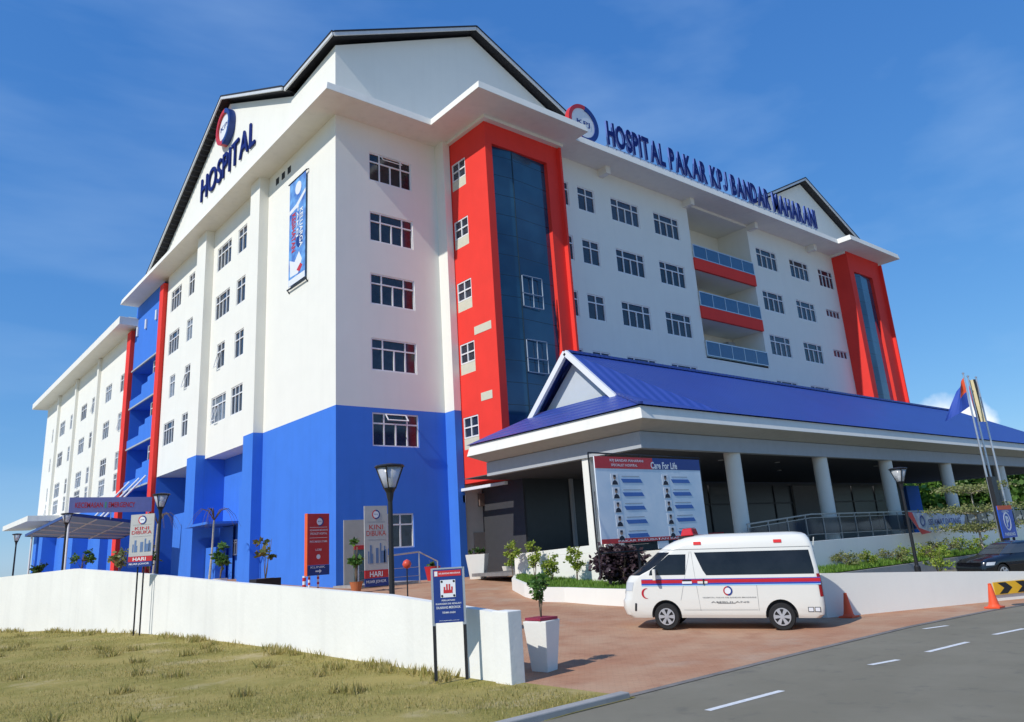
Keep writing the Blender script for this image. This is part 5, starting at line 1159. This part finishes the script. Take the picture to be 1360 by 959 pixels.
for i, (x, y, h) in enumerate(((-24, 80, 5), (-17, 84, 4), (-30, 74, 5), (-12, 92, 4.5))): plant('broadleaf_tree', ('dark bushy tree at the far left edge', 'low tree left of the far wing', 'leftmost low tree on the skyline', 'small pale tree beside the far blue corner')[i], 'tree', (x, y, 0), h, (3.2, 3.2, h * .42), 1600, .5, DGR, 3, 'low trees at the far left', 120 + i, .2)

# grass
def grass(name, n, region, zf, hmin, hmax, mtl, seed):
    r = random.Random(seed); g = MB()
    for _ in range(n):
        x, y = region(r); z = zf(x, y); h = r.uniform(hmin, hmax); a = r.uniform(0, 6.28); wdt = h * .12; lx, ly = r.gauss(0, h * .35), r.gauss(0, h * .35)
        g.quad((x - math.cos(a) * wdt, y - math.sin(a) * wdt, z), (x + math.cos(a) * wdt, y + math.sin(a) * wdt, z), (x + lx, y + ly, z + h))
    return tag(g.build(name, mtl, fixn=False), kind='stuff')
DRYG = leafmat('grass_dry', (.50, .39, .15), (.27, .26, .06)); BRG = leafmat('grass_bright', (.10, .22, .02), (.22, .36, .05))
def lawn_pt(r):
    while True:
        y = -26 + 38 * r.random() ** 1.3; x = wallx(y) - .2 - 9 * r.random()
        if math.sin(x * 1.1 + 2) * math.sin(y * .8) + .5 * math.sin(x * 2.7 + y * 1.9) + r.uniform(-.8, .8) > -.1: return x, y
o = grass('grass', 60000, lawn_pt, zl, .02, .075, DRYG, 1); o['label'] = 'short dry grass over the foreground lawn'; o['category'] = 'grass'
def wall_pt(r):
    while True:
        y = -22.5 + 31 * r.random()
        if math.sin(y * 2.3) + math.sin(y * .9 + 1) + r.uniform(-.8, .8) > .5: return wallx(y) - .18 - abs(r.gauss(0, .25)), y
o = grass('weeds', 1500, wall_pt, zl, .05, .22, DRYG, 2); o['label'] = 'tufts of taller weeds along the foot of the white wall'; o['category'] = 'weeds'
def bed_pt(r):
    while True:
        y = r.uniform(-22.4, -7.8); xl = interp(y, [(b, a) for a, b in reversed(bedpts)]) + .2
        return r.uniform(xl, 5.2), y
def clump_pts(seed):
    q = random.Random(seed); cs = [(wallx(y) - .5 - 7 * q.random() ** 1.5, y) for y in [q.uniform(-22, 6) for _ in range(46)]]
    def f(r): c = r.choice(cs); return min(c[0] + r.gauss(0, .13), wallx(c[1]) - .2), c[1] + r.gauss(0, .13)
    return f
o = grass('grass_tufts', 2600, clump_pts(9), zl, .08, .22, DRYG, 8); o['label'] = 'scattered longer tufts standing up from the dry lawn'; o['category'] = 'grass'
o = grass('bed_turf', 14000, bed_pt, bedz, .06, .16, BRG, 3); o['label'] = 'bright green turf in the curved planting bed'; o['category'] = 'grass'
o = grass('trough_turf', 12000, lambda r: (r.uniform(5.6, 40), r.uniform(-17.4, -16.3)), lambda x, y: .6 + (y + 17.45) / 1.2 * .15, .08, .22, BRG, 4); o['label'] = 'green grass filling the low grey planter trough'; o['category'] = 'grass'

# ---------------------------------------------------------------- separate pieces become parts of their own
def split_loose(o):
    me = o.data; n = len(me.vertices); par = list(range(n))
    def find(a):
        while par[a] != a: par[a] = par[par[a]]; a = par[a]
        return a
    for p in me.polygons:
        vs_ = list(p.vertices); a = find(vs_[0])
        for v in vs_[1:]: par[find(v)] = a
    grp = {}
    for p in me.polygons: grp.setdefault(find(p.vertices[0]), []).append(p.index)
    if not 1 < len(grp) <= 40: return
    bev = [(m.width, m.segments) for m in o.modifiers]; base = o.name.split('.')[0]
    for k, (root_, fs) in enumerate(sorted(grp.items())):
        fs = set(fs); b = bmesh.new(); b.from_mesh(me); b.faces.ensure_lookup_table()
        bmesh.ops.delete(b, geom=[f for f in b.faces if f.index not in fs], context='FACES')
        m2 = bpy.data.meshes.new(base)
        for mm in me.materials: m2.materials.append(mm)
        b.to_mesh(m2); b.free()
        if k == 0: first = m2; continue
        c = o.copy(); c.data = m2; c.name = base; COL.objects.link(c)
    o.data = first
SPLIT = {'roof_fascia', 'eave_beam', 'eave_bracket', 'wall_vent', 'wall_light', 'slab_edge', 'red_fin', 'porch_wall', 'lobby_wall', 'balcony_door', 'bargeboard', 'paint_patch', 'tie_rod', 'portrait_panel', 'name_bar', 'downlight',
         'bracket', 'grille', 'inner_wall', 'batten', 'glass_infill', 'blue_header', 'mounting_rail', 'head_lamp', 'tail_lamp', 'underbody', 'steps', 'ring_beam', 'ridge_cap', 'white_artwork', 'kerb_wall', 'lobby_glazing', 'corner_dots', 'lobby_mullion', 'edge_beam', 'post', 'white_panel', 'blue_wall', 'portrait_clothing'}
for o in [q for q in bpy.data.objects if q.type == 'MESH' and q.parent and q.name.split('.')[0] in SPLIT]: split_loose(o)

# ---------------------------------------------------------------- render defaults
sc.render.resolution_x = 1024; sc.render.resolution_y = 722
sc.render.engine = 'CYCLES'; sc.cycles.samples = 96; sc.cycles.max_bounces = 6
